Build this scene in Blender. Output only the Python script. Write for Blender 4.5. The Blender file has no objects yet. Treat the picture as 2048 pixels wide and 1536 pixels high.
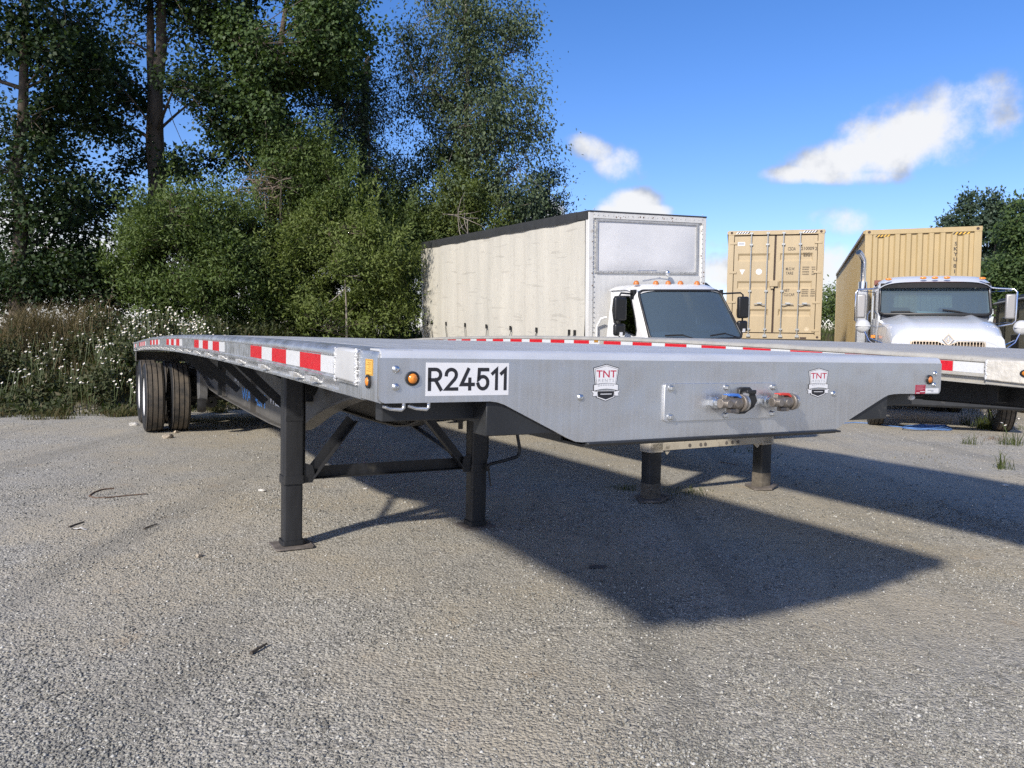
import bpy, bmesh, math, random
import numpy as np
from mathutils import Vector, Matrix
random.seed(7); rng = np.random.default_rng(11)
scene = bpy.context.scene
R = math.radians
COL = scene.collection

# ------------------------------------------------------------------ camera
FPX, CAMH, PITCH, ROLL = 1538.7, 1.5105, R(3.31), R(1.06)
fw = Vector((0, math.cos(PITCH), -math.sin(PITCH)))
rt0 = Vector((1, 0, 0)); up0 = rt0.cross(fw)
rt = rt0 * math.cos(ROLL) + up0 * math.sin(ROLL)
up = -rt0 * math.sin(ROLL) + up0 * math.cos(ROLL)
CAMP = Vector((0, 0, CAMH)); CAMUP = up
cd = bpy.data.cameras.new('camera'); cam = bpy.data.objects.new('camera', cd); COL.objects.link(cam)
cd.sensor_width = 36; cd.lens = 36 * FPX / 2048; cd.clip_end = 3000; cd.clip_start = 0.05
cam.matrix_world = Matrix(((rt.x, up.x, -fw.x, 0), (rt.y, up.y, -fw.y, 0), (rt.z, up.z, -fw.z, CAMH), (0, 0, 0, 1)))
scene.camera = cam

# ------------------------------------------------------------------ light
SUN_EL, SUN_AZ = 31.7, 211.5           # azimuth clockwise from +Y
SUN_STRENGTH, SKY_STRENGTH = 3.8, 0.15
sd = bpy.data.lights.new('sun', 'SUN'); sd.energy = SUN_STRENGTH; sd.angle = R(3.0); sd.color = (1, .93, .82)
sun = bpy.data.objects.new('sun', sd); COL.objects.link(sun)
tosun = Vector((math.sin(R(SUN_AZ)) * math.cos(R(SUN_EL)), math.cos(R(SUN_AZ)) * math.cos(R(SUN_EL)), math.sin(R(SUN_EL))))
sun.rotation_euler = tosun.to_track_quat('Z', 'Y').to_euler()
scene.view_settings.view_transform = 'Standard'; scene.view_settings.look = 'None'
scene.view_settings.exposure = 0.45; scene.view_settings.gamma = 1; scene.view_settings.use_curve_mapping = False
scene.render.engine = 'CYCLES'
scene.cycles.max_bounces = 8; scene.cycles.transparent_max_bounces = 16
scene.cycles.use_denoising = False

def ray(u, v):
    return fw + rt * ((u - 1024) / FPX) - up * ((v - 768) / FPX)
def at(u, v, Y):                        # the point of a pixel's sight line at depth Y
    d = ray(u, v); return CAMP + d * (Y / d.y)
def ground_at(u, v, z=0):
    d = ray(u, v); return CAMP + d * ((z - CAMH) / d.z)

class NT:
    def __init__(s, tree): s.t = tree; s.n = tree.nodes; s.l = tree.links
    def new(s, typ, **kw):
        n = s.n.new(typ)
        for k, v in kw.items():
            if k == 'ins':
                for a, b in v.items():
                    if isinstance(b, bpy.types.NodeSocket): s.l.new(b, n.inputs[a])
                    else: n.inputs[a].default_value = b
            else: setattr(n, k, v)
        return n
    def math(s, op, a, b=0.0, c=None, clamp=False):
        n = s.new('ShaderNodeMath', operation=op, use_clamp=clamp)
        for i, x in enumerate((a, b, c)):
            if x is None: continue
            if isinstance(x, bpy.types.NodeSocket): s.l.new(x, n.inputs[i])
            else: n.inputs[i].default_value = x
        return n.outputs[0]
    def mix(s, fac, a, b, mode='MIX'):
        n = s.new('ShaderNodeMix', data_type='RGBA', blend_type=mode)
        for i, x in ((0, fac), (6, a), (7, b)):
            if isinstance(x, bpy.types.NodeSocket): s.l.new(x, n.inputs[i])
            else: n.inputs[i].default_value = x if i == 0 else (*x, 1)[:4]
        return n.outputs[2]
    def ramp(s, fac, stops, interp='LINEAR'):
        n = s.new('ShaderNodeValToRGB'); cr = n.color_ramp; cr.interpolation = interp
        while len(cr.elements) > 1: cr.elements.remove(cr.elements[-1])
        for i, (p, c) in enumerate(stops):
            e = cr.elements[0] if i == 0 else cr.elements.new(p)
            e.position = p; e.color = (*c, 1) if not isinstance(c, (int, float)) else (c, c, c, 1)
        s.l.new(fac, n.inputs[0]); return n.outputs[0]
    def noise(s, vec, scale, detail=4, rough=.55, out=0):
        n = s.new('ShaderNodeTexNoise'); n.inputs['Scale'].default_value = scale
        n.inputs['Detail'].default_value = detail; n.inputs['Roughness'].default_value = rough
        if vec is not None: s.l.new(vec, n.inputs['Vector'])
        return n.outputs[out]
    def smooth(s, x, lo, hi, a=0., b=1.):
        n = s.new('ShaderNodeMapRange', interpolation_type='SMOOTHSTEP')
        s.l.new(x, n.inputs[0])
        for i, q in ((1, lo), (2, hi), (3, a), (4, b)): n.inputs[i].default_value = q
        return n.outputs[0]

# ------------------------------------------------------------------ world: sky and clouds
w = bpy.data.worlds.new('World'); scene.world = w; w.use_nodes = True
w.node_tree.nodes.clear(); N = NT(w.node_tree)
sky = N.new('ShaderNodeTexSky', sky_type='NISHITA', sun_disc=False, sun_elevation=R(SUN_EL), sun_rotation=R(SUN_AZ), altitude=50, air_density=1.0, dust_density=.3, ozone_density=2.5)
hs = N.new('ShaderNodeHueSaturation', ins={'Color': sky.outputs[0], 'Saturation': 1.28, 'Value': .86})
skyc = N.mix(1.0, hs.outputs[0], (.92, .83, 1.03), 'MULTIPLY')
tc = N.new('ShaderNodeTexCoord'); D = tc.outputs['Generated']
# (u, v, radius across, radius up, rotation in degrees, weight)
CLOUDS = [(1700, 318, 120, 40, 10, 1.3), (1790, 285, 110, 58, 18, 1.25), (1585, 347, 62, 20, 2, 1.1), (1680, 352, 120, 18, 0, 1.0), (1890, 262, 100, 52, 24, .8), (1930, 200, 90, 34, 8, .62), (1820, 215, 70, 26, 8, .6), (1960, 240, 60, 50, 30, .6),
          (1190, 300, 66, 26, -22, .85), (1240, 330, 58, 38, -10, .9),
          (1262, 412, 68, 40, 0, 1.6), (1230, 425, 50, 26, 0, 1.5), (1305, 425, 45, 22, 0, 1.5), (1684, 437, 62, 30, -5, .85),
          (1440, 540, 90, 42, 0, 1.1), (1440, 492, 40, 14, 0, .45), (1670, 545, 75, 50, 0, 1.1),
          (1085, 430, 45, 40, 0, 1.2), (-60, 560, 330, 130, 0, 1.3), (330, 590, 300, 120, 0, 1.25), (760, 600, 300, 110, 0, 1.1),
          (2300, 560, 260, 90, 0, 1.0), (2500, 300, 200, 60, 0, .8), (-500, 300, 260, 80, 0, .9)]
dens = None; low = None
for (u, v, ra, rb, ang, wt) in CLOUDS:
    c = ray(u, v).normalized(); a = (rt - c * rt.dot(c)).normalized(); b = c.cross(a) * -1
    if b.z < 0: b = -b
    ca, sa = math.cos(R(ang)), math.sin(R(ang)); a, b = a * ca + b * sa, b * ca - a * sa
    def dot(vec):
        n = N.new('ShaderNodeVectorMath', operation='DOT_PRODUCT'); N.l.new(D, n.inputs[0]); n.inputs[1].default_value = vec; return n.outputs['Value']
    k = ray(u, v).length
    da = N.math('DIVIDE', dot(a * (FPX / ra / 1.0 / k)), 1.0); db = N.math('DIVIDE', dot(b * (FPX / rb / k)), 1.0)
    r2 = N.math('ADD', N.math('MULTIPLY', da, da), N.math('MULTIPLY', db, db))
    val = N.math('MULTIPLY', N.math('SUBTRACT', 1.0, r2), wt)
    front = N.math('GREATER_THAN', dot(c), 0.2)
    val = N.math('SUBTRACT', N.math('MULTIPLY', N.math('ADD', val, 5.0), front), 5.0)
    dens = val if dens is None else N.math('MAXIMUM', dens, val)
n1 = N.noise(D, 21, 12, .62); n2 = N.noise(D, 5, 3, .5)
dd = N.math('ADD', dens, N.math('MULTIPLY', N.math('SUBTRACT', n1, .5), 2.6))
mask = N.math('MULTIPLY', N.smooth(dd, -.05, 1.15), .95)
# broken cumulus added out of view, beside and behind camera, whitens the fill
gv = N.new('ShaderNodeVectorMath', operation='DOT_PRODUCT'); N.l.new(D, gv.inputs[0]); gv.inputs[1].default_value = fw
away = N.smooth(gv.outputs['Value'], .60, .40)
broken = N.smooth(N.math('ADD', N.noise(D, 3.2, 9, .6), 0.0), .50, .62)
mask = N.math('MAXIMUM', mask, N.math('MULTIPLY', away, broken))
n3 = N.noise(D, 17, 7, .58)
shade = N.smooth(N.math('ADD', n3, N.math('MULTIPLY', dens, .26)), .42, .75)
cc = N.mix(shade, (2.2, 2.4, 2.8), (4.6, 4.6, 4.6))
fin = N.mix(mask, skyc, cc)
bg = N.new('ShaderNodeBackground', ins={'Color': fin, 'Strength': SKY_STRENGTH})
wo = N.new('ShaderNodeOutputWorld'); N.l.new(bg.outputs[0], wo.inputs[0])

# ------------------------------------------------------------------ materials
MATS = {}
def M(name, col, rough=.5, metal=0., var=.0, vscale=3., stretch=(1, 1, 1), spec=.5, bump=0., bscale=60., dirt=None, rvar=0., coat=0.):
    m = bpy.data.materials.new(name); m.use_nodes = True; t = NT(m.node_tree)
    bs = t.n['Principled BSDF']
    bs.inputs['Base Color'].default_value = (*col, 1); bs.inputs['Roughness'].default_value = rough
    bs.inputs['Metallic'].default_value = metal; bs.inputs['Specular IOR Level'].default_value = spec
    bs.inputs['Coat Weight'].default_value = coat
    c = None
    if var or dirt or bump or rvar:
        tx = t.new('ShaderNodeTexCoord'); mp = t.new('ShaderNodeMapping'); mp.inputs['Scale'].default_value = stretch
        t.l.new(tx.outputs['Object'], mp.inputs[0]); vec = mp.outputs[0]
        if var:
            n = t.noise(vec, vscale, 5, .6)
            c = t.mix(t.smooth(n, .3, .7), tuple(x * (1 - var) for x in col), tuple(min(1, x * (1 + var)) for x in col))
        if dirt:                               # (colour, low, high, scale)
            dcol, lo, hi, sc = dirt
            dn = t.smooth(t.noise(tx.outputs['Object'], sc, 7, .65), lo, hi)
            c = t.mix(dn, c if c is not None else col, dcol)
        if c is not None: t.l.new(c, bs.inputs['Base Color'])
        if rvar:
            t.l.new(t.smooth(t.noise(vec, vscale * 1.7, 5, .6), .3, .7, max(.02, rough - rvar), rough + rvar), bs.inputs['Roughness'])
        if bump:
            b = t.new('ShaderNodeBump', ins={'Strength': bump, 'Distance': .01, 'Height': t.noise(vec, bscale, 4, .6)})
            t.l.new(b.outputs[0], bs.inputs['Normal'])
    MATS[name] = m; return m
def glass(name, tint=(.35, .45, .45), ior=1.5, rough=.02, sky_sheen=0.):
    m = bpy.data.materials.new(name); m.use_nodes = True; t = NT(m.node_tree); t.n.clear()
    tr = t.new('ShaderNodeBsdfTransparent', ins={'Color': (*tint, 1)})
    gl = t.new('ShaderNodeBsdfGlossy', ins={'Color': (1, 1, 1, 1), 'Roughness': rough})
    fr = t.new('ShaderNodeFresnel', ins={'IOR': ior})
    mx = t.new('ShaderNodeMixShader', ins={0: fr.outputs[0], 1: tr.outputs[0], 2: gl.outputs[0]})
    if sky_sheen:
        df = t.new('ShaderNodeBsdfDiffuse', ins={'Color': (.26, .36, .44, 1)}); m2 = t.new('ShaderNodeMixShader', ins={0: sky_sheen, 1: mx.outputs[0], 2: df.outputs[0]}); mx = m2  # bluish diffuse layer paints hazy sky reflection into the glass
    o = t.new('ShaderNodeOutputMaterial'); t.l.new(mx.outputs[0], o.inputs[0]); return m
def leaf_mat(name, cols, under=(.16, .19, .12), trans=.28, rough=.45, usemix=.45):
    m = bpy.data.materials.new(name); m.use_nodes = True; t = NT(m.node_tree); t.n.clear()
    g = t.new('ShaderNodeNewGeometry')
    k = len(cols); c = t.ramp(g.outputs['Random Per Island'], [(i / max(1, k - 1), q) for i, q in enumerate(cols)])
    cu = t.mix(usemix, c, under)
    cf = t.mix(g.outputs['Backfacing'], c, cu)
    p = t.new('ShaderNodeBsdfPrincipled', ins={'Base Color': cf, 'Roughness': rough + .1, 'Specular IOR Level': .25})
    tl = t.new('ShaderNodeBsdfTranslucent', ins={'Color': t.mix(.5, cf, (.10, .16, .02))})
    mx = t.new('ShaderNodeMixShader', ins={0: trans, 1: p.outputs[0], 2: tl.outputs[0]})
    o = t.new('ShaderNodeOutputMaterial'); t.l.new(mx.outputs[0], o.inputs[0]); return m

alu = M('bright_aluminium', (.70, .71, .72), .36, .85, var=.10, vscale=9, stretch=(1, 1, 1), rvar=.08, dirt=((.60, .60, .58), .55, .8, 40))
def plate_mat():
    m = M('streaked_aluminium_plate', (.70, .71, .72), .34, .87); t = NT(m.node_tree); bs = t.n['Principled BSDF']
    tx = t.new('ShaderNodeTexCoord'); o = tx.outputs['Object']
    mp = t.new('ShaderNodeMapping'); mp.inputs['Scale'].default_value = (60, 60, 1.6); t.l.new(o, mp.inputs[0])
    st = t.smooth(t.noise(mp.outputs[0], 1, 5, .65), .35, .7)
    big = t.smooth(t.noise(o, 3.2, 4, .5), .35, .7)
    vo = t.new('ShaderNodeTexVoronoi', ins={'Scale': 45.}); t.l.new(o, vo.inputs['Vector'])
    spk = t.smooth(vo.outputs['Distance'], .16, .06)
    spk = t.math('MULTIPLY', spk, t.smooth(t.noise(o, 5, 2, .5), .45, .62))
    c = t.mix(st, (.66, .67, .68), (.71, .715, .72)); c = t.mix(t.math('MULTIPLY', big, .35), c, (.58, .585, .59))
    c = t.mix(t.math('MULTIPLY', spk, .5), c, (.80, .80, .79)); t.l.new(c, bs.inputs['Base Color'])
    t.l.new(t.math('ADD', t.smooth(st, 0, 1, .33, .43), t.math('MULTIPLY', spk, .25)), bs.inputs['Roughness'])
    hh = t.math('ADD', t.math('MULTIPLY', st, .0001), t.math('MULTIPLY', t.noise(o, 1.9, 3, .45), .045))
    b = t.new('ShaderNodeBump', ins={'Strength': .8, 'Distance': 1.0, 'Height': hh}); t.l.new(b.outputs[0], bs.inputs['Normal'])
    return m
plate = plate_mat()
bendalu = M('rolled_aluminium_edge', (.72, .73, .74), .5, .45, var=.06, vscale=14, stretch=(.4, 1, 1))  # same sheet as the plate, paler and less metallic: sky reflection painted in
deckalu = M('scuffed_deck_aluminium', (.60, .60, .59), .45, .55, var=.12, vscale=2, stretch=(20, .6, 1), rvar=.1, dirt=((.42, .41, .38), .52, .75, 6))
olddeck = M('weathered_deck_aluminium', (.42, .41, .385), .55, .35, var=.14, vscale=2, stretch=(18, .5, 1), rvar=.08, dirt=((.36, .34, .30), .5, .75, 5))
oldalu = M('dulled_cream_aluminium', (.46, .44, .39), .55, .25, var=.10, vscale=8, bump=.25, bscale=45, dirt=((.36, .33, .28), .56, .74, 16))
weldm = M('weld_metal', (.74, .74, .73), .38, .55, bump=.6, bscale=120)
whitealu = M('white_corner_alu', (.62, .62, .61), .42, .25, var=.05, vscale=12)
blk = M('black_chassis_paint', (.022, .024, .027), .42, 0., var=.2, vscale=4, dirt=((.09, .085, .075), .56, .78, 9), bump=.05, bscale=90)
blk2 = M('dusty_black_paint', (.020, .021, .024), .45, 0., var=.2, vscale=6, stretch=(3, 3, .6), dirt=((.075, .07, .06), .58, .8, 7))
beamm = M('dark_grey_beam_paint', (.10, .095, .088), .5, 0., var=.15, vscale=2, dirt=((.19, .175, .15), .5, .8, 5))
oldframe = M('beige_frame_paint', (.50, .45, .36), .55, 0., var=.12, vscale=6, dirt=((.20, .17, .13), .58, .74, 9))
rustplate = M('dirty_foot_plate', (.16, .14, .125), .75, .1, var=.25, vscale=14, bump=.3, bscale=60)
def tread_mat():
    m = M('dusty_rubber', (.03, .03, .03), .75, 0., var=.2, vscale=8, dirt=((.115, .095, .072), .3, .62, 5)); return m
rubber = tread_mat()
sidewall = M('black_sidewall', (.018, .019, .021), .6, 0., dirt=((.06, .055, .05), .55, .8, 8))
groovem = M('tyre_groove', (.012, .012, .012), .8)
whitep = M('white_wheel_paint', (.78, .78, .77), .35, 0., var=.04, vscale=10)
red_t = M('red_reflective_tape', (.58, .012, .022), .33, 0., var=.12, vscale=60, bump=.1, bscale=260)
white_t = M('white_reflective_tape', (.64, .65, .66), .33, 0., var=.05, vscale=60, bump=.1, bscale=260)
chrome = M('chrome', (.80, .80, .80), .12, 1.)
steel = M('zinc_plated_steel', (.70, .72, .73), .28, 1., var=.12, vscale=90)
castm = M('bronze_grey_casting', (.27, .24, .21), .5, .7, var=.2, vscale=40)
pblack = M('black_plastic', (.02, .02, .021), .45, 0.)
blue_p = M('blue_enamel', (.05, .17, .55), .35); red_p = M('red_enamel', (.60, .05, .035), .35)
amber = M('amber_lens', (.78, .26, .035), .2, 0., var=.15, vscale=120, coat=.4)
amberd = M('dull_amber_lens', (.52, .17, .04), .35, 0., var=.2, vscale=120)
white_s = M('white_sticker', (.78, .78, .79), .4, 0., var=.02, vscale=30)
black_s = M('black_print', (.02, .02, .024), .45); red_s = M('crimson_print', (.50, .025, .07), .45)
grey_s = M('grey_print', (.42, .43, .45), .5); yellow_s = M('yellow_sticker', (.76, .46, .10), .45, 0., var=.08, vscale=60)
maroon_s = M('maroon_sticker', (.36, .02, .05), .45); blue_s = M('blue_print', (.11, .38, .85), .45)
dkyel = M('brown_print', (.40, .20, .03), .5)
truckw = M('white_truck_paint', (.70, .70, .69), .28, 0., var=.03, vscale=2, coat=.5, dirt=((.60, .585, .55), .6, .8, 3))
truckw2 = M('bluish_white_truck_paint', (.58, .605, .645), .25, 0., var=.02, vscale=2, coat=.6)
boxw = M('dirty_white_box_paint', (.66, .655, .63), .45, 0., var=.05, vscale=2.5, stretch=(6, 6, .8), dirt=((.42, .37, .30), .62, .74, 6))
boxgrey = M('grey_zinc_trim', (.46, .46, .45), .5, .3, var=.15, vscale=12, dirt=((.22, .16, .11), .62, .70, 14))
def curtain_mat():
    m = M('stained_cream_curtain', (.70, .63, .50), .62); t = NT(m.node_tree); bs = t.n['Principled BSDF']
    tx = t.new('ShaderNodeTexCoord'); o = tx.outputs['Object']
    def sn(sc, k, lo, hi, det=5):
        mp = t.new('ShaderNodeMapping'); mp.inputs['Scale'].default_value = sc; t.l.new(o, mp.inputs[0])
        return t.smooth(t.noise(mp.outputs[0], k, det, .6), lo, hi)
    c = t.mix(sn((1, 1, .25), 1.1, .3, .7), (.52, .50, .44), (.59, .56, .485))
    c = t.mix(t.math('MULTIPLY', sn((1, 5, .22), 1.6, .5, .75), .45), c, (.45, .425, .37))
    c = t.mix(t.math('MULTIPLY', sn((1, .6, 6), 2.2, .60, .68, 3), .38), c, (.33, .31, .27))
    c = t.mix(t.math('MULTIPLY', sn((1, 3, 3), 3.5, .56, .7, 8), .3), c, (.36, .335, .29))
    t.l.new(c, bs.inputs['Base Color'])
    mp = t.new('ShaderNodeMapping'); mp.inputs['Scale'].default_value = (1, 2.2, .5); t.l.new(o, mp.inputs[0])
    b = t.new('ShaderNodeBump', ins={'Strength': .25, 'Distance': .05, 'Height': t.noise(mp.outputs[0], 2.2, 4, .55)}); t.l.new(b.outputs[0], bs.inputs['Normal'])
    return m
curtain = curtain_mat()
dkgrey = M('charcoal_rail', (.055, .057, .062), .4, .2, var=.1, vscale=5)
contm = M('tan_container_paint', (.46, .365, .225), .5, 0., var=.05, vscale=1.5, stretch=(3, 3, .7), dirt=((.45, .32, .17), .62, .8, 4))
contm2 = M('ochre_container_paint', (.43, .325, .165), .48, 0., var=.05, vscale=1.5, stretch=(3, 3, .7), dirt=((.42, .30, .13), .62, .8, 3))
gasket = M('dark_brown_gasket', (.05, .028, .02), .6)
rodm = M('galvanised_rod', (.48, .49, .47), .4, .6, var=.1, vscale=20)
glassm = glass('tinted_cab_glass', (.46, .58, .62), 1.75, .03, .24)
glassd = glass('dark_side_glass', (.12, .15, .15), 1.8)
interior = M('dark_interior', (.05, .058, .075), .7); seatm = M('navy_seat_cloth', (.03, .045, .09), .85); lining = M('grey_cab_lining', (.20, .21, .22), .8)
dashm = M('blue_grey_dash', (.20, .26, .31), .6); paperm = M('pale_green_paper', (.62, .78, .72), .7)
mirrm = M('mirror_shell_black', (.015, .015, .016), .35)
barkm = M('grey_brown_bark', (.11, .088, .066), .85, 0., var=.35, vscale=6, stretch=(1, 1, .25), bump=.7, bscale=14)
barkl = M('pale_grey_bark', (.24, .21, .175), .8, 0., var=.3, vscale=5, stretch=(1, 1, .3), bump=.5, bscale=18)
twigm = M('dry_twig', (.20, .155, .12), .85, 0., var=.3, vscale=20)
rockm = M('tan_rock', (.42, .36, .28), .8, 0., var=.2, vscale=14, bump=.4, bscale=40)
rockw = M('pale_rock', (.56, .54, .50), .8, 0., var=.15, vscale=14, bump=.4, bscale=40)
ropem = M('blue_rope', (.10, .22, .50), .7, 0., var=.2, vscale=30)
navy = M('navy_truck_paint', (.018, .022, .06), .25, 0., coat=.5)
khaki = M('khaki_grey_panel', (.26, .25, .20), .4, .1, var=.08, vscale=3)
radm = M('radiator_brown', (.10, .075, .055), .6, .2, var=.2, vscale=70)

# ------------------------------------------------------------------ mesh helpers
class MB:
    def __init__(s): s.v = []; s.f = []; s.m = []
    def add(s, vs, fs, mi=0):
        k = len(s.v); s.v += [tuple(p) for p in vs]
        s.f += [tuple(i + k for i in f) for f in fs]; s.m += [mi] * len(fs); return s
    def box(s, x0, x1, y0, y1, z0, z1, mi=0):
        return s.add([(x, y, z) for z in (z0, z1) for y in (y0, y1) for x in (x0, x1)],
                     [(0, 2, 3, 1), (4, 5, 7, 6), (0, 1, 5, 4), (2, 6, 7, 3), (0, 4, 6, 2), (1, 3, 7, 5)], mi)
    def hexa(s, p, mi=0):                # 8 corners, bottom 4 (ccw from above) then top 4
        return s.add(p, [(3, 2, 1, 0), (4, 5, 6, 7), (0, 1, 5, 4), (1, 2, 6, 5), (2, 3, 7, 6), (3, 0, 4, 7)], mi)
    def beam(s, a, b, wd, ht, mi=0, up=(0, 0, 1)):
        a, b = Vector(a), Vector(b); d = (b - a).normalized(); u = Vector(up)
        sx = d.cross(u)
        if sx.length < 1e-4: sx = d.cross(Vector((1, 0, 0)))
        sx.normalize(); sz = sx.cross(d); sx = sx * wd / 2; sz = sz * ht / 2
        return s.hexa([a - sx - sz, a + sx - sz, b + sx - sz, b - sx - sz, a - sx + sz, a + sx + sz, b + sx + sz, b - sx + sz], mi)
    def rings(s, rs, closed=True, caps=True, mi=0):
        n = len(rs[0]); vs = [p for r in rs for p in r]; fs = []
        for i in range(len(rs) - 1):
            for j in range(n if closed else n - 1):
                a, b = i * n + j, i * n + (j + 1) % n
                fs.append((a, b, b + n, a + n))
        if caps and closed: fs.append(tuple(range(n - 1, -1, -1))); fs.append(tuple(range((len(rs) - 1) * n, len(rs) * n)))
        return s.add(vs, fs, mi)
    def tube(s, pts, r, n=8, mi=0, caps=True):
        pts = [Vector(p) for p in pts]; rs = []; prev = None
        for i, p in enumerate(pts):
            d = (pts[min(i + 1, len(pts) - 1)] - pts[max(i - 1, 0)]).normalized()
            if prev is None:
                q = Vector((0, 0, 1)) if abs(d.z) < .9 else Vector((1, 0, 0)); a = d.cross(q).normalized()
            else: a = (prev - d * prev.dot(d)).normalized()
            prev = a; b = d.cross(a); rr = r[i] if isinstance(r, (list, tuple)) else r
            rs.append([p + a * (rr * math.cos(2 * math.pi * k / n)) + b * (rr * math.sin(2 * math.pi * k / n)) for k in range(n)])
        return s.rings(rs, True, caps, mi)
    def lathe(s, prof, origin=(0, 0, 0), axis='x', n=32, mi=0, caps=False):
        o = Vector(origin); rs = []
        for r, t in prof:
            ring = []
            for k in range(n):
                c, q = r * math.cos(2 * math.pi * k / n), r * math.sin(2 * math.pi * k / n)
                ring.append(o + Vector({'x': (t, c, q), 'y': (q, t, c), 'z': (c, q, t)}[axis]))
            rs.append(ring)
        return s.rings(rs, True, caps, mi)
    def prism(s, outl, fn, t0, t1, mi=0):    # outline in 2D, fn(a, b, t) -> xyz
        n = len(outl); vs = [fn(a, b, t) for t in (t0, t1) for a, b in outl]
        return s.add(vs, [tuple(range(n - 1, -1, -1)), tuple(range(n, 2 * n))] + [(j, (j + 1) % n, (j + 1) % n + n, j + n) for j in range(n)], mi)
    def ringprism(s, outer, inner, fn, t0, t1, mi=0):
        n = len(outer); vs = [fn(a, b, t) for t in (t0, t1) for q in (outer, inner) for a, b in q]; fs = []
        for j in range(n):
            k = (j + 1) % n
            fs += [(j, j + n, k + n, k), (2 * n + j, 2 * n + k, 3 * n + k, 3 * n + j), (j, k, k + 2 * n, j + 2 * n), (n + j, n + j + 2 * n, n + k + 2 * n, n + k)]
        return s.add(vs, fs, mi)
    def grid(s, fn, nu, nv, mi=0):
        vs = [fn(i / nu, j / nv) for j in range(nv + 1) for i in range(nu + 1)]
        return s.add(vs, [(j * (nu + 1) + i, j * (nu + 1) + i + 1, (j + 1) * (nu + 1) + i + 1, (j + 1) * (nu + 1) + i) for j in range(nv) for i in range(nu)], mi)
    def ball(s, c, r, mi=0, nu=8, nv=6):
        c = Vector(c); rx, ry, rz = r if isinstance(r, tuple) else (r, r, r); rs = []
        for j in range(nv + 1):
            t = math.pi * j / nv; st = max(math.sin(t), .02)
            rs.append([c + Vector((rx * st * math.cos(2 * math.pi * k / nu), ry * st * math.sin(2 * math.pi * k / nu), -rz * math.cos(t))) for k in range(nu)])
        return s.rings(rs, True, True, mi)
    def mesh(s, name, mats, smooth=30):
        me = bpy.data.meshes.new(name); me.from_pydata(s.v, [], s.f)
        for q in (mats if isinstance(mats, (list, tuple)) else [mats]): me.materials.append(q)
        me.polygons.foreach_set('material_index', s.m)
        bm = bmesh.new(); bm.from_mesh(me); bmesh.ops.recalc_face_normals(bm, faces=bm.faces); bm.to_mesh(me); bm.free()
        if smooth:
            me.polygons.foreach_set('use_smooth', [True] * len(me.polygons)); me.set_sharp_from_angle(angle=R(smooth))
        me.update(); return me
    def build(s, name, mats, parent=None, bevel=0, smooth=30, seg=2, loc=None):
        o = bpy.data.objects.new(name, s.mesh(name, mats, smooth)); COL.objects.link(o); o.parent = parent
        if loc: o.location = loc
        if bevel:
            md = o.modifiers.new('edge', 'BEVEL'); md.width = bevel; md.segments = seg; md.limit_method = 'ANGLE'; md.angle_limit = R(40); md.harden_normals = False
        return o
def tag(o, label=None, cat=None, group=None, kind=None):
    for k, q in (('label', label), ('category', cat), ('group', group), ('kind', kind)):
        if q: o[k] = q
    return o
def empty(name, loc=(0, 0, 0), rz=0., parent=None):
    o = bpy.data.objects.new(name, None); COL.objects.link(o); o.location = loc; o.rotation_euler = (0, 0, rz); o.parent = parent; o.empty_display_size = .2; return o
def kids(o): return [c for c in bpy.data.objects if c.parent == o]
def dup(o, parent=None, loc=None):
    c = o.copy(); COL.objects.link(c); c.parent = parent if parent else o.parent
    if loc: c.location = loc
    for ch in kids(o): dup(ch, c)
    return c
def share(o, parent, loc=None, rot=None):
    c = o.copy(); COL.objects.link(c); c.parent = parent
    if loc: c.location = loc
    if rot: c.rotation_euler = rot
    return c
FRONT = (math.pi / 2, 0, 0)              # lettering that faces -y
LEFT = (math.pi / 2, 0, -math.pi / 2)    # lettering that faces -x
def text(name, body, mat, parent, loc, rot=FRONT, h=None, w=None, bold=0., align='CENTER', spacing=1., line=1.):
    cu = bpy.data.curves.new(name, 'FONT'); cu.body = body; cu.size = 1; cu.align_x = align; cu.align_y = 'CENTER'; cu.offset = bold
    cu.extrude = .0; cu.space_character = spacing; cu.space_line = line; cu.resolution_u = 3
    o = bpy.data.objects.new(name, cu); COL.objects.link(o); bpy.context.view_layer.update()
    me = bpy.data.meshes.new_from_object(o.evaluated_get(bpy.context.evaluated_depsgraph_get()))
    bpy.data.objects.remove(o); co = np.empty(len(me.vertices) * 3); me.vertices.foreach_get('co', co); co = co.reshape(-1, 3)
    mn, mx = co.min(0), co.max(0); sx = sy = 1
    if h: sy = h / (mx[1] - mn[1])
    sx = w / (mx[0] - mn[0]) if w else sy
    if not h: sy = sx
    co[:, 0] = (co[:, 0] - (mn[0] + mx[0]) / 2) * sx; co[:, 1] = (co[:, 1] - (mn[1] + mx[1]) / 2) * sy
    me.vertices.foreach_set('co', co.ravel()); me.materials.clear(); me.materials.append(mat); me.update()
    o = bpy.data.objects.new(name, me); COL.objects.link(o); o.parent = parent; o.location = loc; o.rotation_euler = rot; return o
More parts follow.
